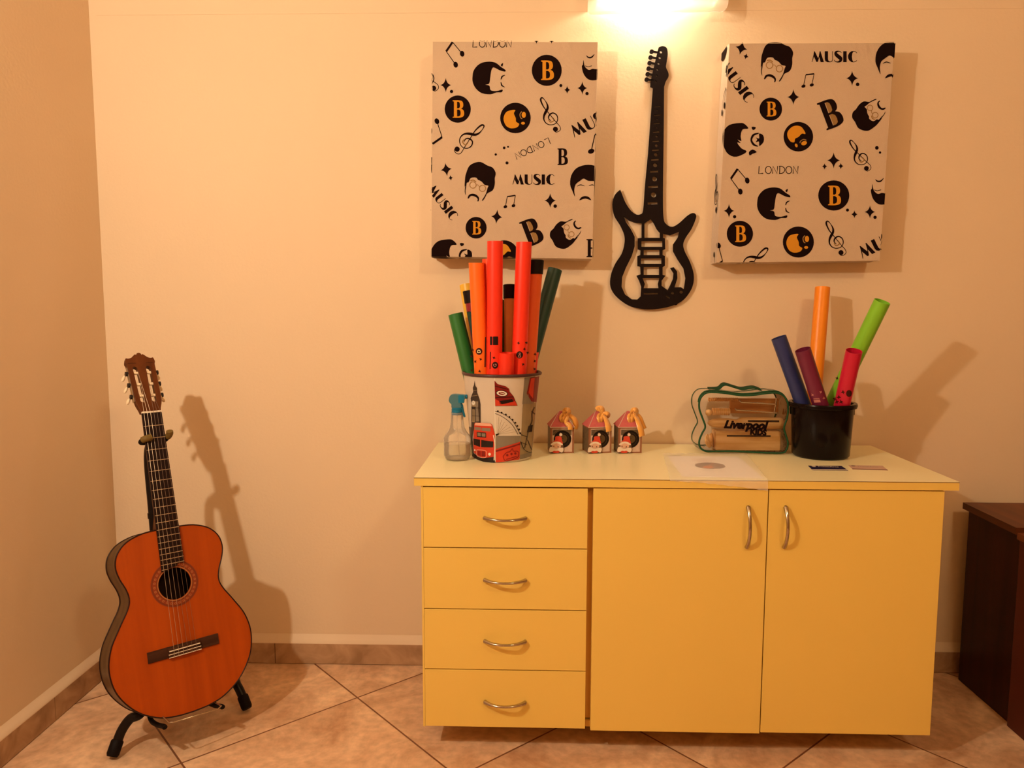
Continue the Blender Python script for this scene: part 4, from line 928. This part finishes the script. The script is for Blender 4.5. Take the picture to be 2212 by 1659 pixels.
# ================================================================= clear bag of wooden instruments
M['pvc'] = vinyl('clear_vinyl')
M['piping'] = mat('green_piping', (.012, .075, .03), .45); M['strap'] = mat('green_webbing', (.012, .06, .025), .8, bump=.4, bscale=900)
M['beech'] = wood('pale_beech', (.72, .40, .15), (.95, .66, .34), 'X', 60, .35)
M['beech_d'] = wood('darker_beech', (.50, .21, .06), (.72, .36, .12), 'X', 60, .4)
M['slot'] = mat('dark_slot', (.05, .02, .01), .8)
yb_f = atz((1600, 982), ZT).y+.004; yb_b = min(yb_f+.095, YW-.03)
bc = lambda x, y, Y: aty((1480+x/6.6375, 820+y/6.6375), Y)
loop = [(203, 430), (212, 300), (290, 210), (420, 195), (600, 212), (800, 240), (980, 235), (1150, 212), (1320, 205), (1430, 265), (1478, 390), (1462, 560), (1418, 700), (1440, 800), (1473, 920), (1450, 1020), (1370, 1066), (1000, 1056), (700, 1040), (450, 1042), (300, 1040), (215, 985), (203, 890), (245, 780), (288, 690), (250, 570)]
fl_ = [bc(x, y, yb_f) for x, y in cat_rom(loop, 4)]
zmin = min(p.z for p in fl_)
for p in fl_: p.z = ZT+.004+(p.z-zmin)
cbag = V((sum(p.x for p in fl_)/len(fl_), (yb_f+yb_b)/2, ZT))
bag = thing('instrument_bag', 'clear zip bag with green piping and the words Liverpool KIDS', 'bag', cbag)
nb = len(fl_); rows = []
for k in range(7):
    t_ = k/6; bulge = 1+.05*math.sin(PI*t_); row = []
    for p in fl_:
        x = cbag.x+(p.x-cbag.x)*bulge; z = cbag.z+.075+(p.z-cbag.z-.075)*bulge
        row.append(V((x, lerp(yb_f, yb_b, t_), max(ZT+.0015, z))))
    rows.append(row)
g = G().add([p for r in rows for p in r], [(k*nb+i, k*nb+(i+1) % nb, (k+1)*nb+(i+1) % nb, (k+1)*nb+i) for k in range(6) for i in range(nb)])
loopT = [(p.x, p.z) for p in fl_]
g.prism([loopT], lambda x, z, d: V((x, yb_f-.001, z)))
g.prism([[(p.x, p.z) for p in rows[-1]]], lambda x, z, d: V((x, yb_b, z)))
g.build('vinyl_shell', 'pvc', bag, smooth=70, weld=False)
for Yy, r_, nm in ((yb_f, .0026, 'piping'), (yb_b, .0018, 'piping')):
    src = fl_ if Yy == yb_f else rows[-1]
    q = [V((p.x, Yy, max(ZT+r_, p.z))) for p in src]; G().tube(q+[q[0]], r_, 8, caps=False).build(nm, 'piping', bag, smooth=60)
g = G().tube([V((p.x, yb_f+.009, p.z+.0035)) for p in fl_ if p.z > ZT+.135], .0022, 8, flat=2); g.build('zip', 'piping', bag, smooth=60)
q = [tuple(bc(x, y, lerp(yb_f, yb_b, .5))+V((0, 0, .004))) for x, y in ((330, 150), (400, 150), (480, 140), (530, 95), (580, 85), (680, 115), (800, 148), (900, 135), (980, 128), (1050, 150), (1090, 168))]
g = G().strip(cat_rom(q, 5, False), V((0, .011, .003))); g.build('carry_handle', 'strap', bag, smooth=60, solid=.0015, weld=False)
# writing on the vinyl
g = G()
vs, fs = text_geo('Liverpool', .35, .06); mx_ = max(v[0] for v in vs); my_ = max(v[1] for v in vs)
g.add([bc(858+x/mx_*345, 655-y*(150+x/mx_*10)*1.05+x/mx_*12, yb_f-.0016) for x, y in vs], fs)
vs, fs = text_geo('KIDS', .1, .07); mx_ = max(v[0] for v in vs)
g.add([bc(1045+x/mx_*125, 758-y*112+x/mx_*8, yb_f-.0016) for x, y in vs], fs)
g.build('printed_words', 'ink', bag)
# instruments inside
GI = 'wooden instruments inside the clear bag'
ym = lerp(yb_f, yb_b, .42)
def bz(x, y, Y): return bc(x, y, Y)
zl = ZT+.006
p0, p1 = bz(440, 735, ym-.018), bz(1368, 1020, ym-.018)
t = thing('wood_block', 'large rectangular wood block lying lowest in the clear bag', 'wooden instrument', V(((p0.x+p1.x)/2, ym, zl)), GI)
hb = p0.z-p1.z
G().box((p0.x, ym-.018, zl), (p1.x, ym+.032, zl+hb)).build('block_body', 'beech', t, bevel=.004, seg=3)
zz = zl+hb*.76; G().box((lerp(p0.x, p1.x, .17), ym-.0186, zz-.0022), (lerp(p0.x, p1.x, .84), ym-.0176, zz+.0022)).build('sound_slot', 'slot', t)
zc = bz(900, 625, ym).z; x0_, x1_ = bz(320, 620, ym).x, bz(1395, 620, ym).x; Lb = x1_-x0_; zc = max(zc, zl+hb+.0165)
t = thing('tone_block', 'round wooden tone block with a handle, lying above the large block', 'wooden instrument', V(((x0_+x1_)/2, ym, zc)), GI)
prof = [(.0008, 0), (.007, .004), (.011, .014), (.0135, .035), (.0135, .06), (.011, .072), (.0105, .08), (.0155, .092), (.0165, .10), (.0165, Lb-.006), (.014, Lb-.001), (.001, Lb)]
G().lathe(prof, (x0_, ym, zc), (1, 0, 0), 28).build('block_body', 'beech', t, smooth=50)
G().box((x0_+Lb*.52, ym-.0168, zc+.006), (x0_+Lb*.93, ym-.0135, zc+.0105)).build('sound_slot', 'slot', t)
ytop_ = ym+.012
zg = max(bz(480, 460, ytop_).z, zc+.028)
t = thing('guiro', 'small ribbed wooden guiro lying above the tone block at left', 'wooden instrument', bz(480, 460, ytop_), GI)
xg0, xg1 = bz(385, 460, ytop_).x, bz(640, 460, ytop_).x; pr = [(.001, 0)]
n_ = 9
for k in range(n_): 
    a = (xg1-xg0)*k/n_; b = (xg1-xg0)/n_; pr += [(.0085, a+.02*b), (.0105, a+.35*b), (.0105, a+.65*b), (.0085, a+.98*b)]
pr.append((.001, xg1-xg0)); G().lathe(pr, (xg0, ytop_, zg), (1, 0, 0), 24).build('ribbed_body', 'beech', t, smooth=35)
G().lathe([(.001, -.0095), (.006, -.0075), (.0092, -.003), (.0092, .003), (.006, .0075), (.001, .0095)], (xg0-.009, ytop_, zg-.003), (1, 0, .4), 20).build('end_ball', 'beech', t, smooth=60)
za, zb2 = bz(900, 505, ytop_+.015).z, bz(900, 270, ytop_+.015).z; xa_, xb_ = bz(640, 400, ytop_+.015).x, bz(1340, 400, ytop_+.015).x
t = thing('wooden_clapper', 'flat brown wooden clapper board standing behind the steel rods', 'wooden instrument', V(((xa_+xb_)/2, ytop_+.015, za)), GI)
G().box((xa_, ytop_+.013, za+.004), (xb_, ytop_+.022, zb2)).build('board', 'beech_d', t, bevel=.002)
t = thing('ribbed_stick', 'thin ribbed brown stick at the top left inside the clear bag', 'wooden instrument', bz(480, 285, ytop_+.01), GI)
xs0, xs1 = bz(330, 285, ytop_+.01).x, bz(760, 285, ytop_+.01).x; pr = [(.001, 0)]
for k in range(16): a = (xs1-xs0)*k/16; b = (xs1-xs0)/16; pr += [(.0045, a+.05*b), (.006, a+.5*b), (.0045, a+.95*b)]
pr.append((.001, xs1-xs0)); G().lathe(pr, (xs0, ytop_+.01, bz(480, 285, ytop_+.01).z), (1, 0, 0), 16).build('stick_body', 'beech_d', t, smooth=35)
M['steel'] = mat('steel_rod', (.75, .68, .58), .15, 1)
yq = ytop_-.012
t = thing('triangle_chime', 'bent bright steel rods in front of the brown clapper board', 'metal instrument', bz(1000, 400, yq), GI)
G().tube([bz(x, y, yq) for x, y in ((780, 300), (800, 325), (1000, 335), (1290, 355))], .0022, 8).tube([bz(x, y, yq) for x, y in ((715, 410), (730, 435), (1000, 455), (1325, 480))], .0022, 8).tube([bz(x, y, yq+.004) for x, y in ((1310, 265), (1295, 380), (1272, 490))], .0026, 8).build('rod', 'steel', t, smooth=50)
pc = bz(340, 870, ym)
t = thing('castanet', 'pair of pale round wooden castanets at the lower left in the clear bag', 'wooden instrument', V((pc.x, ym, zl)), GI)
for dx, rr in ((-.004, .95), (.010, 1)):
    G().lathe([(.001, -.006), (.012*rr, -.005), (.020*rr, 0), (.0205*rr, .003), (.016*rr, .005), (.001, .006)], (pc.x+dx, ym+dx, zl+.0235), (.85, -.5, .25), 28).build('shell', 'beech', t, smooth=50)

# ================================================================= sheet in a plastic sleeve
pc2 = lambda x, y: (1425+x/8.848, 970+y/8.848)
M['sleeve'] = vinyl('plastic_sleeve', .30, 1.04, (1, .95, .9), 60, .1, .3)
M['paper'] = mat('printed_paper', (.97, .92, .90), .6, bump=.2, bscale=40); M['pp_grey'] = mat('print_grey', (.25, .16, .14), .6); M['pp_orange'] = mat('print_orange', (.80, .25, .07), .6); M['pp_line'] = mat('print_text', (.40, .28, .26), .6)
sl = thing('document_sleeve', 'printed sheet in a clear plastic sleeve hanging over the front edge', 'paper', atz(pc2(1000, 300), ZT))
def onT(x, y, d): return atz(pc2(x, y), ZT)+V((0, 0, d))
cy_front = lambda x: cab(x, cyf, 0).y
g = G(); n = 26; top_edge = lambda u: (lerp(62, 1650, u), lerp(92, 92, u)+(-28*math.exp(-((u-.88)/.07)**2) if 0 else 0))
A = []; nr = 9
for i in range(n+1):
    u = i/n; a = atz(pc2(*top_edge(u)), ZT); xb = atz(pc2(lerp(232, 2112, u), 628), ZT).x; yb = cy_front(xb)
    col_ = []
    drop = aty(pc2(lerp(232, 2118, u), 0), cyf-.003)
    yy = [(232, 612), (800, 640), (1400, 705), (1750, 745), (2118, 803)]
    X = lerp(232, 2118, u); 
    for (xa1, ya1), (xb1, yb1) in zip(yy, yy[1:]):
        if xa1 <= X <= xb1: dz = lerp(ya1, yb1, (X-xa1)/(xb1-xa1))
    zbot = min(ZT-.0005, aty(pc2(X, dz), cyf-.003).z)
    for k in range(nr+1):
        t_ = k/nr; p = a.lerp(V((xb, yb, ZT)), t_); wv = .0009+.0010*abs(math.sin(i*.9+k*1.7))*(1-t_*.6); p.z = ZT+wv+.0004; col_.append(p)
    e = V((xb, yb, ZT+.0008)); col_.append(e+V((0, -.0018, -.0006)))
    for k in (1, 2, 3): 
        t_ = k/3; col_.append(V((xb, yb-.0028-.0012*math.sin(i*1.1+k), lerp(ZT-.001, zbot+.0006*math.sin(i*2.3), t_))))
    A.append(col_)
m_ = len(A[0]); g.add([p for c in A for p in c], [(i*m_+j, (i+1)*m_+j, (i+1)*m_+j+1, i*m_+j+1) for i in range(n) for j in range(m_-1)])
g.build('plastic_sleeve', 'sleeve', sl, smooth=60)
g = G().prism([[(150, 132), (1500, 140), (1990, 560), (440, 532)]], onT, .0003)
g.prism([circ(963, 320, 293, 60, 40, .045)], onT, .0004, None, 1)
gi = cat_rom([(830, 352), (850, 330), (900, 322), (945, 312), (985, 320), (1018, 335), (1020, 362), (960, 372), (880, 368), (840, 362)], 3)
g.prism([gi], onT, .0005, None, 2); g.prism([[(955, 320), (975, 320), (1015, 272), (995, 272)]], onT, .0005, None, 2); g.prism([circ(945, 332, 28, 6, 14)], onT, .0006, None, 3)
# the lines of print are too small to read in the photo: rows of short ink strokes of word length
rs_ = random.Random(3)
for x, y, wd, hh_, m in ((295, 132, 115, 7, 1), (820, 190, 145, 5, 3), (840, 214, 235, 4, 2), (870, 236, 150, 3.5, 2), (1060, 408, 255, 4.5, 3), (1000, 500, 36, 8, 1), (720, 512, 170, 3, 3), (1230, 506, 150, 3, 3), (1660, 516, 70, 3, 3)):
    u = x-wd
    while u < x+wd:
        l_ = rs_.uniform(14, 46); e_ = min(u+l_, x+wd)
        g.prism([[(u, y-hh_/2), (e_, y-hh_/2), (e_+2, y+hh_/2), (u+2, y+hh_/2)]], onT, .0006, None, m); u += l_+rs_.uniform(7, 12)
g.build('printed_sheet', ['paper', 'pp_grey', 'pp_orange', 'pp_line'], sl)

# ================================================================= business cards
k2 = lambda x, y: (1735+x/11.06, 995+y/11.06)
M['navy_card'] = mat('navy_card', (.025, .02, .07), .35); M['white_card'] = mat('white_card', (.72, .62, .55), .4); M['pink_card2'] = mat('pale_card', (.58, .38, .30), .45); M['maroon'] = mat('maroon_band', (.10, .015, .015), .4)
GCd = 'business cards on the sideboard'
for pts, band, cs, lab, disc, tx in (([(118, 128), (912, 132), (1072, 240), (228, 234)], .82, ('navy_card', 'white_card', 'white_card', 'white_card'), 'navy blue business card with a white front band', (250, 143), (600, 152)),
                                     ([(1080, 116), (1895, 130), (2026, 238), (1182, 212)], .86, ('pink_card2', 'maroon', 'pp_line', 'pp_grey'), 'pale business card with a maroon front band', (1195, 134), (1545, 152))):
    root = None
    on = lambda x, y, d: atz(k2(x, y), ZT)+V((0, 0, d))
    q = pts; g = G()
    g.prism([q], on, .0002, .0009, 0)
    a, b = (lerp(q[0][0], q[3][0], band), lerp(q[0][1], q[3][1], band)), (lerp(q[1][0], q[2][0], band), lerp(q[1][1], q[2][1], band))
    g.prism([[a, b, q[2], q[3]]], on, .0010, None, 1)
    g.prism([circ(disc[0], disc[1], 52, 15, 20, .1)], on, .0010, None, 3)
    vs, fs = text_geo('PrimoArte', 0, .01); mx_ = max(v[0] for v in vs)
    g.add([on(tx[0]+v[0]/mx_*245-v[1]*-0-v[1]*30, tx[1]-v[1]*34+v[0]/mx_*8, .0010) for v in vs], fs, 2)
    o = g.build('business_card', [M[c] for c in cs]); tag(o, lab, 'card', GCd)

# ================================================================= classical guitar
M['spruce'] = wood('varnished_top', (.34, .052, .003), (.42, .068, .004), 'Z', 40, .4, .0)
M['spruce'].node_tree.nodes['Mapping'].inputs['Scale'].default_value = (1, .05, 1)
M['side_wood'] = wood('dark_side', (.06, .028, .010), (.13, .065, .025), 'Y', 30, .35, .05)
M['neck_wood'] = wood('neck_mahogany', (.085, .022, .005), (.14, .038, .009), 'Y', 40, .4, .0)
M['ebony'] = mat('dark_fingerboard', (.014, .005, .004), .5, spec=.15)
M['bridge_wood'] = wood('bridge_rosewood', (.035, .012, .007), (.07, .026, .014), 'X', 60, .4)
M['binding'] = mat('dark_binding', (.02, .006, .004), .4); M['bone'] = mat('white_bone', (.78, .68, .55), .35)
M['nickel'] = mat('nickel', (.62, .55, .45), .3, 1); M['cream'] = mat('cream_plastic', (.88, .72, .52), .35)
M['nylon'] = mat('string_nylon', (.20, .12, .07), .4); M['wound'] = mat('string_wound', (.50, .38, .26), .4, .5); M['black_steel'] = mat('black_gear', (.02, .015, .015), .4)
M['inside'] = mat('dark_inside', (.03, .012, .006), .8)
ga, gti, gro, gsc = .757, -.303, .002, .91
Rz = Matrix.Rotation(ga, 4, 'Z'); Rx = Matrix.Rotation(gti, 4, 'X'); Ry = Matrix.Rotation(gro, 4, 'Y')
base = Matrix(((1, 0, 0, 0), (0, 0, -1, 0), (0, 1, 0, 0), (0, 0, 0, 1)))
GM = Matrix.Translation((-.818, 1.726, .104)) @ (Rz @ Rx @ Ry @ base)
cg = thing('classical_guitar', 'orange-topped classical guitar leaning on a stand in the left corner', 'guitar', (0, 0, 0), None, GM)
def sc(p): return V(p)*gsc
half = cat_rom([(0, 0), (.045, .003), (.088, .015), (.135, .047), (.172, .100), (.184, .158), (.174, .212), (.147, .262), (.124, .300), (.1165, .325), (.121, .352), (.134, .385), (.1395, .415), (.132, .446), (.108, .472), (.070, .487), (.03, .491), (0, .492)], 6, False)
outl = [(x, y) for x, y in half]+[(-x, y) for x, y in reversed(half[1:-1])]
sh = circ(0, .340, .0425, .0425, 48)
fG = lambda x, y, d: sc((x, y, d))
g = G().prism([outl, sh], fG, 0, -.003); g.build('soundboard', 'spruce', cg, local=True)
n = len(outl)
def ring(l, off, d): 
    res = []
    for i, (x, y) in enumerate(l):
        a = l[i-1]; b = l[(i+1) % len(l)]; dx, dy = b[0]-a[0], b[1]-a[1]; q = math.hypot(dx, dy) or 1; res.append(sc((x+dy/q*off, y-dx/q*off, d)))
    return res
vs = ring(outl, 0, -.0028)+ring(outl, 0, -.0965)
G().add(vs, [(i, (i+1) % n, n+(i+1) % n, n+i) for i in range(n)]).build('sides', 'side_wood', cg, smooth=50, local=True)
g = G().prism([outl], fG, -.0965, -.0995); g.build('back', 'side_wood', cg, local=True)
g = G()
for zz in (.0002, -.0965):
    q = ring(outl, .0004, zz); g.tube(q+[q[0]], .0017*gsc, 8, caps=False)
g.build('binding', 'binding', cg, smooth=60, local=True)
# rosette rings
M['ros1'] = mat('rosette_brown', (.16, .035, .012), .4); M['ros2'] = mat('rosette_light', (.42, .16, .05), .4)
g = G()
for r0, r1, m in ((.0432, .0455, 1), (.0455, .048, 0), (.0480, .0575, 2), (.0575, .0605, 0), (.0605, .0625, 2)):
    g.prism([circ(0, .340, r1, r1, 56), circ(0, .340, r0, r0, 56)], fG, .0002, .0005, m)
for k in range(30):
    a = 2*PI*k/30; g.prism([circ(.0528*math.cos(a), .340+.0528*math.sin(a), .0030, .0030, 8), circ(.0528*math.cos(a), .340+.0528*math.sin(a), .0018, .0018, 8)], fG, .0006, None, 1)
g.build('rosette', ['ros1', 'ros2', mat('rosette_red', (.24, .04, .012), .4)], cg, local=True)
G().prism([circ(0, .34, .075, .075, 24)], fG, -.088, -.089).build('inner_back', 'inside', cg, local=True)
# neck
NU = .815
g = G(); secs = []
for v_, w_, d_ in ((.490, .0305, .026), (.50, .030, .024), (.56, .0285, .0225), (.66, .0275, .021), (.76, .0262, .020), (.802, .0258, .020), (NU, .0258, .018)):
    secs.append([sc((w_*math.cos(a), v_, .001-d_*math.sin(a)**.8 if math.sin(a) > 1e-6 else .001)) for a in [PI*k/12 for k in range(13)]])
k = 13; g.add([p for s in secs for p in s], [(i*k+j, i*k+j+1, (i+1)*k+j+1, (i+1)*k+j) for i in range(len(secs)-1) for j in range(k-1)]+[tuple(range(k)), tuple(range((len(secs)-1)*k, len(secs)*k))]+[(i*k, (i+1)*k, (i+1)*k+k-1, i*k+k-1) for i in range(len(secs)-1)])
g.build('neck', 'neck_wood', cg, smooth=50, local=True)
g = G().add([sc(q) for q in ((-.018, .492, -.003), (.018, .492, -.003), (.024, .540, -.018), (-.024, .540, -.018), (-.014, .492, -.092), (.014, .492, -.092), (.014, .500, -.085), (-.014, .500, -.085))], [(0, 1, 2, 3), (4, 7, 6, 5), (0, 4, 5, 1), (1, 5, 6, 2), (2, 6, 7, 3), (3, 7, 4, 0)])
g.build('heel', 'neck_wood', cg, bevel=.003, local=True)
ft = .006
fb = [(-.0262, NU), (.0262, NU), (.0305, .392), (.013, .392), (.010, .385), (-.010, .383), (-.012, .377), (-.0305, .377)]
fbo = G().prism([fb], fG, .0008, ft).build('fingerboard', 'ebony', cg, bevel=.0006, local=True)
SL = .650
for k_ in range(1, 20):
    v_ = NU-SL*(1-2**(-k_/12)); w_ = lerp(.0262, .0305, (NU-v_)/(NU-.39))-.0004
    x0, x1 = -w_, w_
    if k_ == 19: x1 = -.014
    G().tube([sc((x0, v_, ft+.0002)), sc((x1, v_, ft+.0002))], .0009, 6).build('fret', 'nickel', fbo, local=True)
G().box((-.0262, NU, 0), (.0262, NU+.005, ft+.0028), 0, sc).build('nut', 'bone', cg, bevel=.0006, local=True)
# headstock, tipped back
TB = math.radians(13)
def hs(x, y, d): return sc((x, NU+.005+y*math.cos(TB)+d*math.sin(TB), y*-math.sin(TB)+d*math.cos(TB)+.001))
hr = [(.0262, 0), (.0262, 0), (.028, .010), (.0335, .028), (.0350, .05), (.0372, .148), (.0375, .150), (.0395, .158), (.0365, .170), (.0365, .170), (.030, .1685), (.022, .171), (.0140, .1785), (.0095, .1815), (.0075, .1785), (.0075, .1785), (.0050, .184), (0, .1862)]
hp = cat_rom(hr, 3, False); hl = hp+[(-x, y) for x, y in reversed(hp[:-1])]
slots = []
for sx in (-1, 1):
    l = []
    for k_ in range(9): a = PI*k_/8; l.append((sx*.0175+.0062*math.cos(a), .136+.0062*math.sin(a)))
    for k_ in range(9): a = PI+PI*k_/8; l.append((sx*.0150+.0062*math.cos(a), .036+.0062*math.sin(a)))
    slots.append(l)
hso = G().prism([hl]+slots, hs, 0, -.018).build('headstock', 'neck_wood', cg, bevel=.0008, local=True)
G().prism([[(-.034, .1525), (-.012, .1525), (-.012, .1532), (-.034, .1537)]], hs, .0002, .0004).build('carved_line', 'binding', cg, local=True)
G().prism([[(.034, .1525), (.014, .1525), (.014, .1532), (.034, .1537)]], hs, .0002, .0004).build('carved_line', 'binding', cg, local=True)
TV = (.052, .088, .124)
for sx in (-1, 1):
    G().add([hs(sx*(.0355+.0001), y, z) for y, z in ((.035, -.004), (.142, -.004), (.142, -.014), (.035, -.014))]+[hs(sx*(.0385), y, z) for y, z in ((.035, -.004), (.142, -.004), (.142, -.014), (.035, -.014))], [(0, 1, 2, 3), (7, 6, 5, 4), (0, 4, 5, 1), (1, 5, 6, 2), (2, 6, 7, 3), (3, 7, 4, 0)]).build('tuner_plate', 'nickel', cg, local=True)
    for v_ in TV:
        tu = G().tube([hs(sx*.009, v_, -.007), hs(sx*.026, v_, -.007)], .0045*gsc, 14).build('string_roller', 'cream', cg, smooth=40, local=True)
        g = G().lathe([(.001, -.003), (.006, -.003), (.006, .003), (.001, .003)], hs(sx*.0405, v_, -.009), hs(sx, 0, 0)-hs(0, 0, 0), 12)
        g.tube([hs(sx*.040, v_+.004, -.010), hs(sx*.041, v_+.003, -.022)], .002, 8); g.build('tuner_gear', 'black_steel', cg, smooth=40, local=True)
        c0 = hs(sx*.0415, v_+.002, -.022); c1_ = hs(sx*.0500, v_-.013, -.030)
        G().tube([c0, c0.lerp(c1_, .3), c0.lerp(c1_, .7), c1_], [.003, .0062, .0072, .004], 12, flat=.6).build('tuner_button', 'cream', cg, smooth=50, local=True)
# bridge
SV = NU-SL
g = G().add([sc(q) for q in ((-.0925, SV-.013, .0003), (.0925, SV-.013, .0003), (.0925, SV+.016, .0003), (-.0925, SV+.016, .0003), (-.0925, SV-.012, .004), (.0925, SV-.012, .004), (.0925, SV+.015, .004), (-.0925, SV+.015, .004))], [(0, 3, 2, 1), (4, 5, 6, 7), (0, 1, 5, 4), (1, 2, 6, 5), (2, 3, 7, 6), (3, 0, 4, 7)])
g.box((-.042, SV-.013, .003), (.042, SV+.012, .009), 0, sc); br = g.build('bridge', 'bridge_wood', cg, bevel=.0008, local=True)
G().box((-.040, SV-.0013+.004, .008), (.040, SV+.0013+.004, .0125), 0, sc).build('saddle', 'bone', br, bevel=.0004, local=True)
for dy in (-.0045, -.0125): G().box((-.042, SV+dy-.001, .008), (.042, SV+dy+.001, .0098), 0, sc).build('tie_strip', 'bone', br, local=True)
order = [(-1, 0), (-1, 1), (-1, 2), (1, 2), (1, 1), (1, 0)]
for i in range(6):
    xs = -.0215+.0086*i; xb3 = -.029+.0116*i; sx, ti = order[i]; v_ = TV[ti]
    pts = [sc((xb3, SV-.0085, .0103)), sc((xb3, SV-.0045, .0112)), sc((xb3, SV+.004, .0133)), sc((xs, NU+.002, .0096)), hs(sx*(.0115+.004*(i in (0, 5))), v_, -.0025)]
    G().tube(pts, (.00055, .0005, .00045, .00045, .0004, .0004)[i]*.85, 6).tube([sc((xb3, SV-.0085, .0103)), sc((xb3-.001, SV-.0125, .0104)), sc((xb3+.0015, SV-.0145, .006))], .0005, 6).build('string', 'wound' if i < 3 else 'nylon', cg, smooth=50, local=True)

# ================================================================= guitar stand
M['foam'] = mat('black_foam', (.007, .004, .004), .6, spec=.12); M['tube_black'] = mat('black_tube', (.008, .005, .005), .35, spec=.2)
M['pad'] = mat('olive_pad', (.16, .10, .025), .5)
GI4 = GM
def gl(u, v_, w_): return GI4 @ sc((u, v_, w_))
st = thing('guitar_stand', 'black tubular guitar stand with curved legs under the classical guitar', 'stand', (-.86, 1.83, 0))
F1, F2 = atz((243, 1641), 0)+V((0, 0, .010)), atz((534, 1537), 0)+V((0, 0, .010))
hub = gl(0, .055, -.145)
F3 = V((hub.x-.055, hub.y+.06, .010))
K1 = aty((304, 1541), F1.y+.045); K2 = aty((500, 1468), F2.y+.03)
back = (gl(0, 0, -1)-gl(0, 0, 0)).normalized()
for F_, K_, via in ((F1, K1, ((281, 1553, .036), (263, 1578, .026), (252, 1606, .014))), (F2, K2, ((513, 1482, .022), (525, 1507, .012)))):
    mid = [tuple(aty(v_[:2], F_.y+v_[2])) for v_ in via]
    q = cat_rom([tuple(hub), tuple(K_.lerp(hub, .45)+back*.03+V((0, 0, .012))), tuple(K_)]+mid+[tuple(F_)], 8, False)
    leg = G().tube(q, .0115, 14).build('leg', 'tube_black', st, smooth=50)
    d_ = (V(q[-1])-V(q[-6])).normalized(); e0 = V(q[-1])-d_*.035
    o = G().tube([e0, e0+d_*.003, V(q[-1])-d_*.004, V(q[-1])+d_*.002], [.0125, .0145, .0145, .012], 14).build('rubber_foot', 'foam', leg, smooth=50)
q = cat_rom([tuple(hub), tuple(hub.lerp(F3, .5)+V((-.01, .012, .02))), tuple(F3)], 8, False)
G().tube(q, .0115, 14).build('leg', 'tube_black', st, smooth=50)
up = [gl(0, .742, -.028), gl(0, .735, -.040), gl(0, .715, -.068), gl(0, .67, -.086), gl(0, .58, -.100), gl(0, .5, -.114), gl(0, .44, -.124), gl(0, .25, -.138), hub]
G().tube(cat_rom([tuple(p) for p in up], 6, False), .0125, 14).build('upright', 'tube_black', st, smooth=50)
G().tube([gl(0, .545, -.106), gl(0, .53, -.109)], .0145, 14).build('height_collar', 'tube_black', st, smooth=50)
yk = [gl(-.014, .744, .013), gl(-.027, .743, .013), gl(-.0335, .741, .003), gl(-.032, .738, -.018), gl(-.018, .738, -.031), gl(.018, .738, -.031), gl(.031, .738, -.018), gl(.036, .745, .0), gl(.038, .752, .012)]
G().tube(cat_rom([tuple(p) for p in yk], 5, False), .0062, 12).build('neck_yoke', 'foam', st, smooth=50)
for a, b, c_ in ((gl(-.013, .745, .0135), gl(-.026, .743, .014), gl(-.0335, .741, .006)), (gl(.035, .744, -.002), gl(.038, .750, .009), gl(.037, .757, .015))):
    G().tube(cat_rom([tuple(a), tuple(b), tuple(c_)], 5, False), .0085, 12).build('yoke_pad', 'pad', st, smooth=50)
G().tube([gl(-.078, .03, -.125), gl(.078, .03, -.125)], .009, 12).build('cross_bar', 'tube_black', st, smooth=50)
for sx in (-1, 1):
    sup = [gl(sx*.075, .03, -.125), gl(sx*.075, -.006, -.115), gl(sx*.075, -.014, -.06), gl(sx*.075, -.012, -.0), gl(sx*.075, -.014, .010)]
    G().tube(cat_rom([tuple(p) for p in sup], 5, False), .0058, 12).build('support_arm', 'foam', st, smooth=50)
wl = [aty(q_, Y) for q_, Y in (((352, 1548), gl(-.075, -.012, .0).y), ((366, 1561), gl(-.07, -.01, .03).y), ((375, 1560), gl(-.065, -.01, .035).y), ((470, 1532), gl(.065, -.01, .035).y), ((478, 1525), gl(.07, -.01, .03).y), ((462, 1516), gl(.075, -.012, 0).y))]
G().tube(wl, .0017, 8).build('safety_wire', 'chrome', st, smooth=60)

# ================================================================= dark wooden desk at the right
M['desk_dark'] = wood('dark_red_wood', (.030, .004, .002), (.050, .008, .004), 'Z', 25, .4)
M['desk_top'] = wood('brown_wood_top', (.10, .024, .006), (.15, .04, .011), 'Y', 25, .4)
M['desk_edge'] = wood('brown_wood_edge', (.07, .022, .008), (.13, .04, .014), 'Y', 25, .4)
dx, dyb, dyf, dz = 1.256, 2.150, 1.915, .512
dk = thing('wooden_desk', 'dark reddish wooden desk cut off by the right edge of the photo', 'desk', (dx+.3, 2.0, 0))
pf = atz((2195, 1140), dz+.018)
G().box((dx, dyf, 0), (dx+.9, dyb, dz)).build('side_cabinet', 'desk_dark', dk, bevel=.002)
g = G().add([V(q) for q in ((dx-.018, dyb, dz), (dx+.95, dyb, dz), (dx+.95, pf.y, dz), (pf.x, pf.y, dz), (dx-.018, dyb, dz+.018), (dx+.95, dyb, dz+.018), (dx+.95, pf.y, dz+.018), (pf.x, pf.y, dz+.018))], [(0, 3, 2, 1), (0, 1, 5, 4), (1, 2, 6, 5), (2, 3, 7, 6), (3, 0, 4, 7)], 1).add([V(q) for q in ((dx-.018, dyb, dz+.018), (dx+.95, dyb, dz+.018), (dx+.95, pf.y, dz+.018), (pf.x, pf.y, dz+.018))], [(0, 1, 2, 3)], 0)
g.build('desktop', ['desk_top', 'desk_edge'], dk)
G().box((pf.x+.002, pf.y-.30, dz-.012), (dx+.95, pf.y-.001, dz+.006)).build('front_ledge', 'desk_top', dk, bevel=.002)
G().box((dx-.012, dyf-.4, 0), (dx+.9, dyf-.012, dz-.012)).build('front_panel', mat('red_brown_panel', (.07, .012, .005), .45), dk, bevel=.002)

for o in bpy.data.objects:
    if '_o' in o: del o['_o']
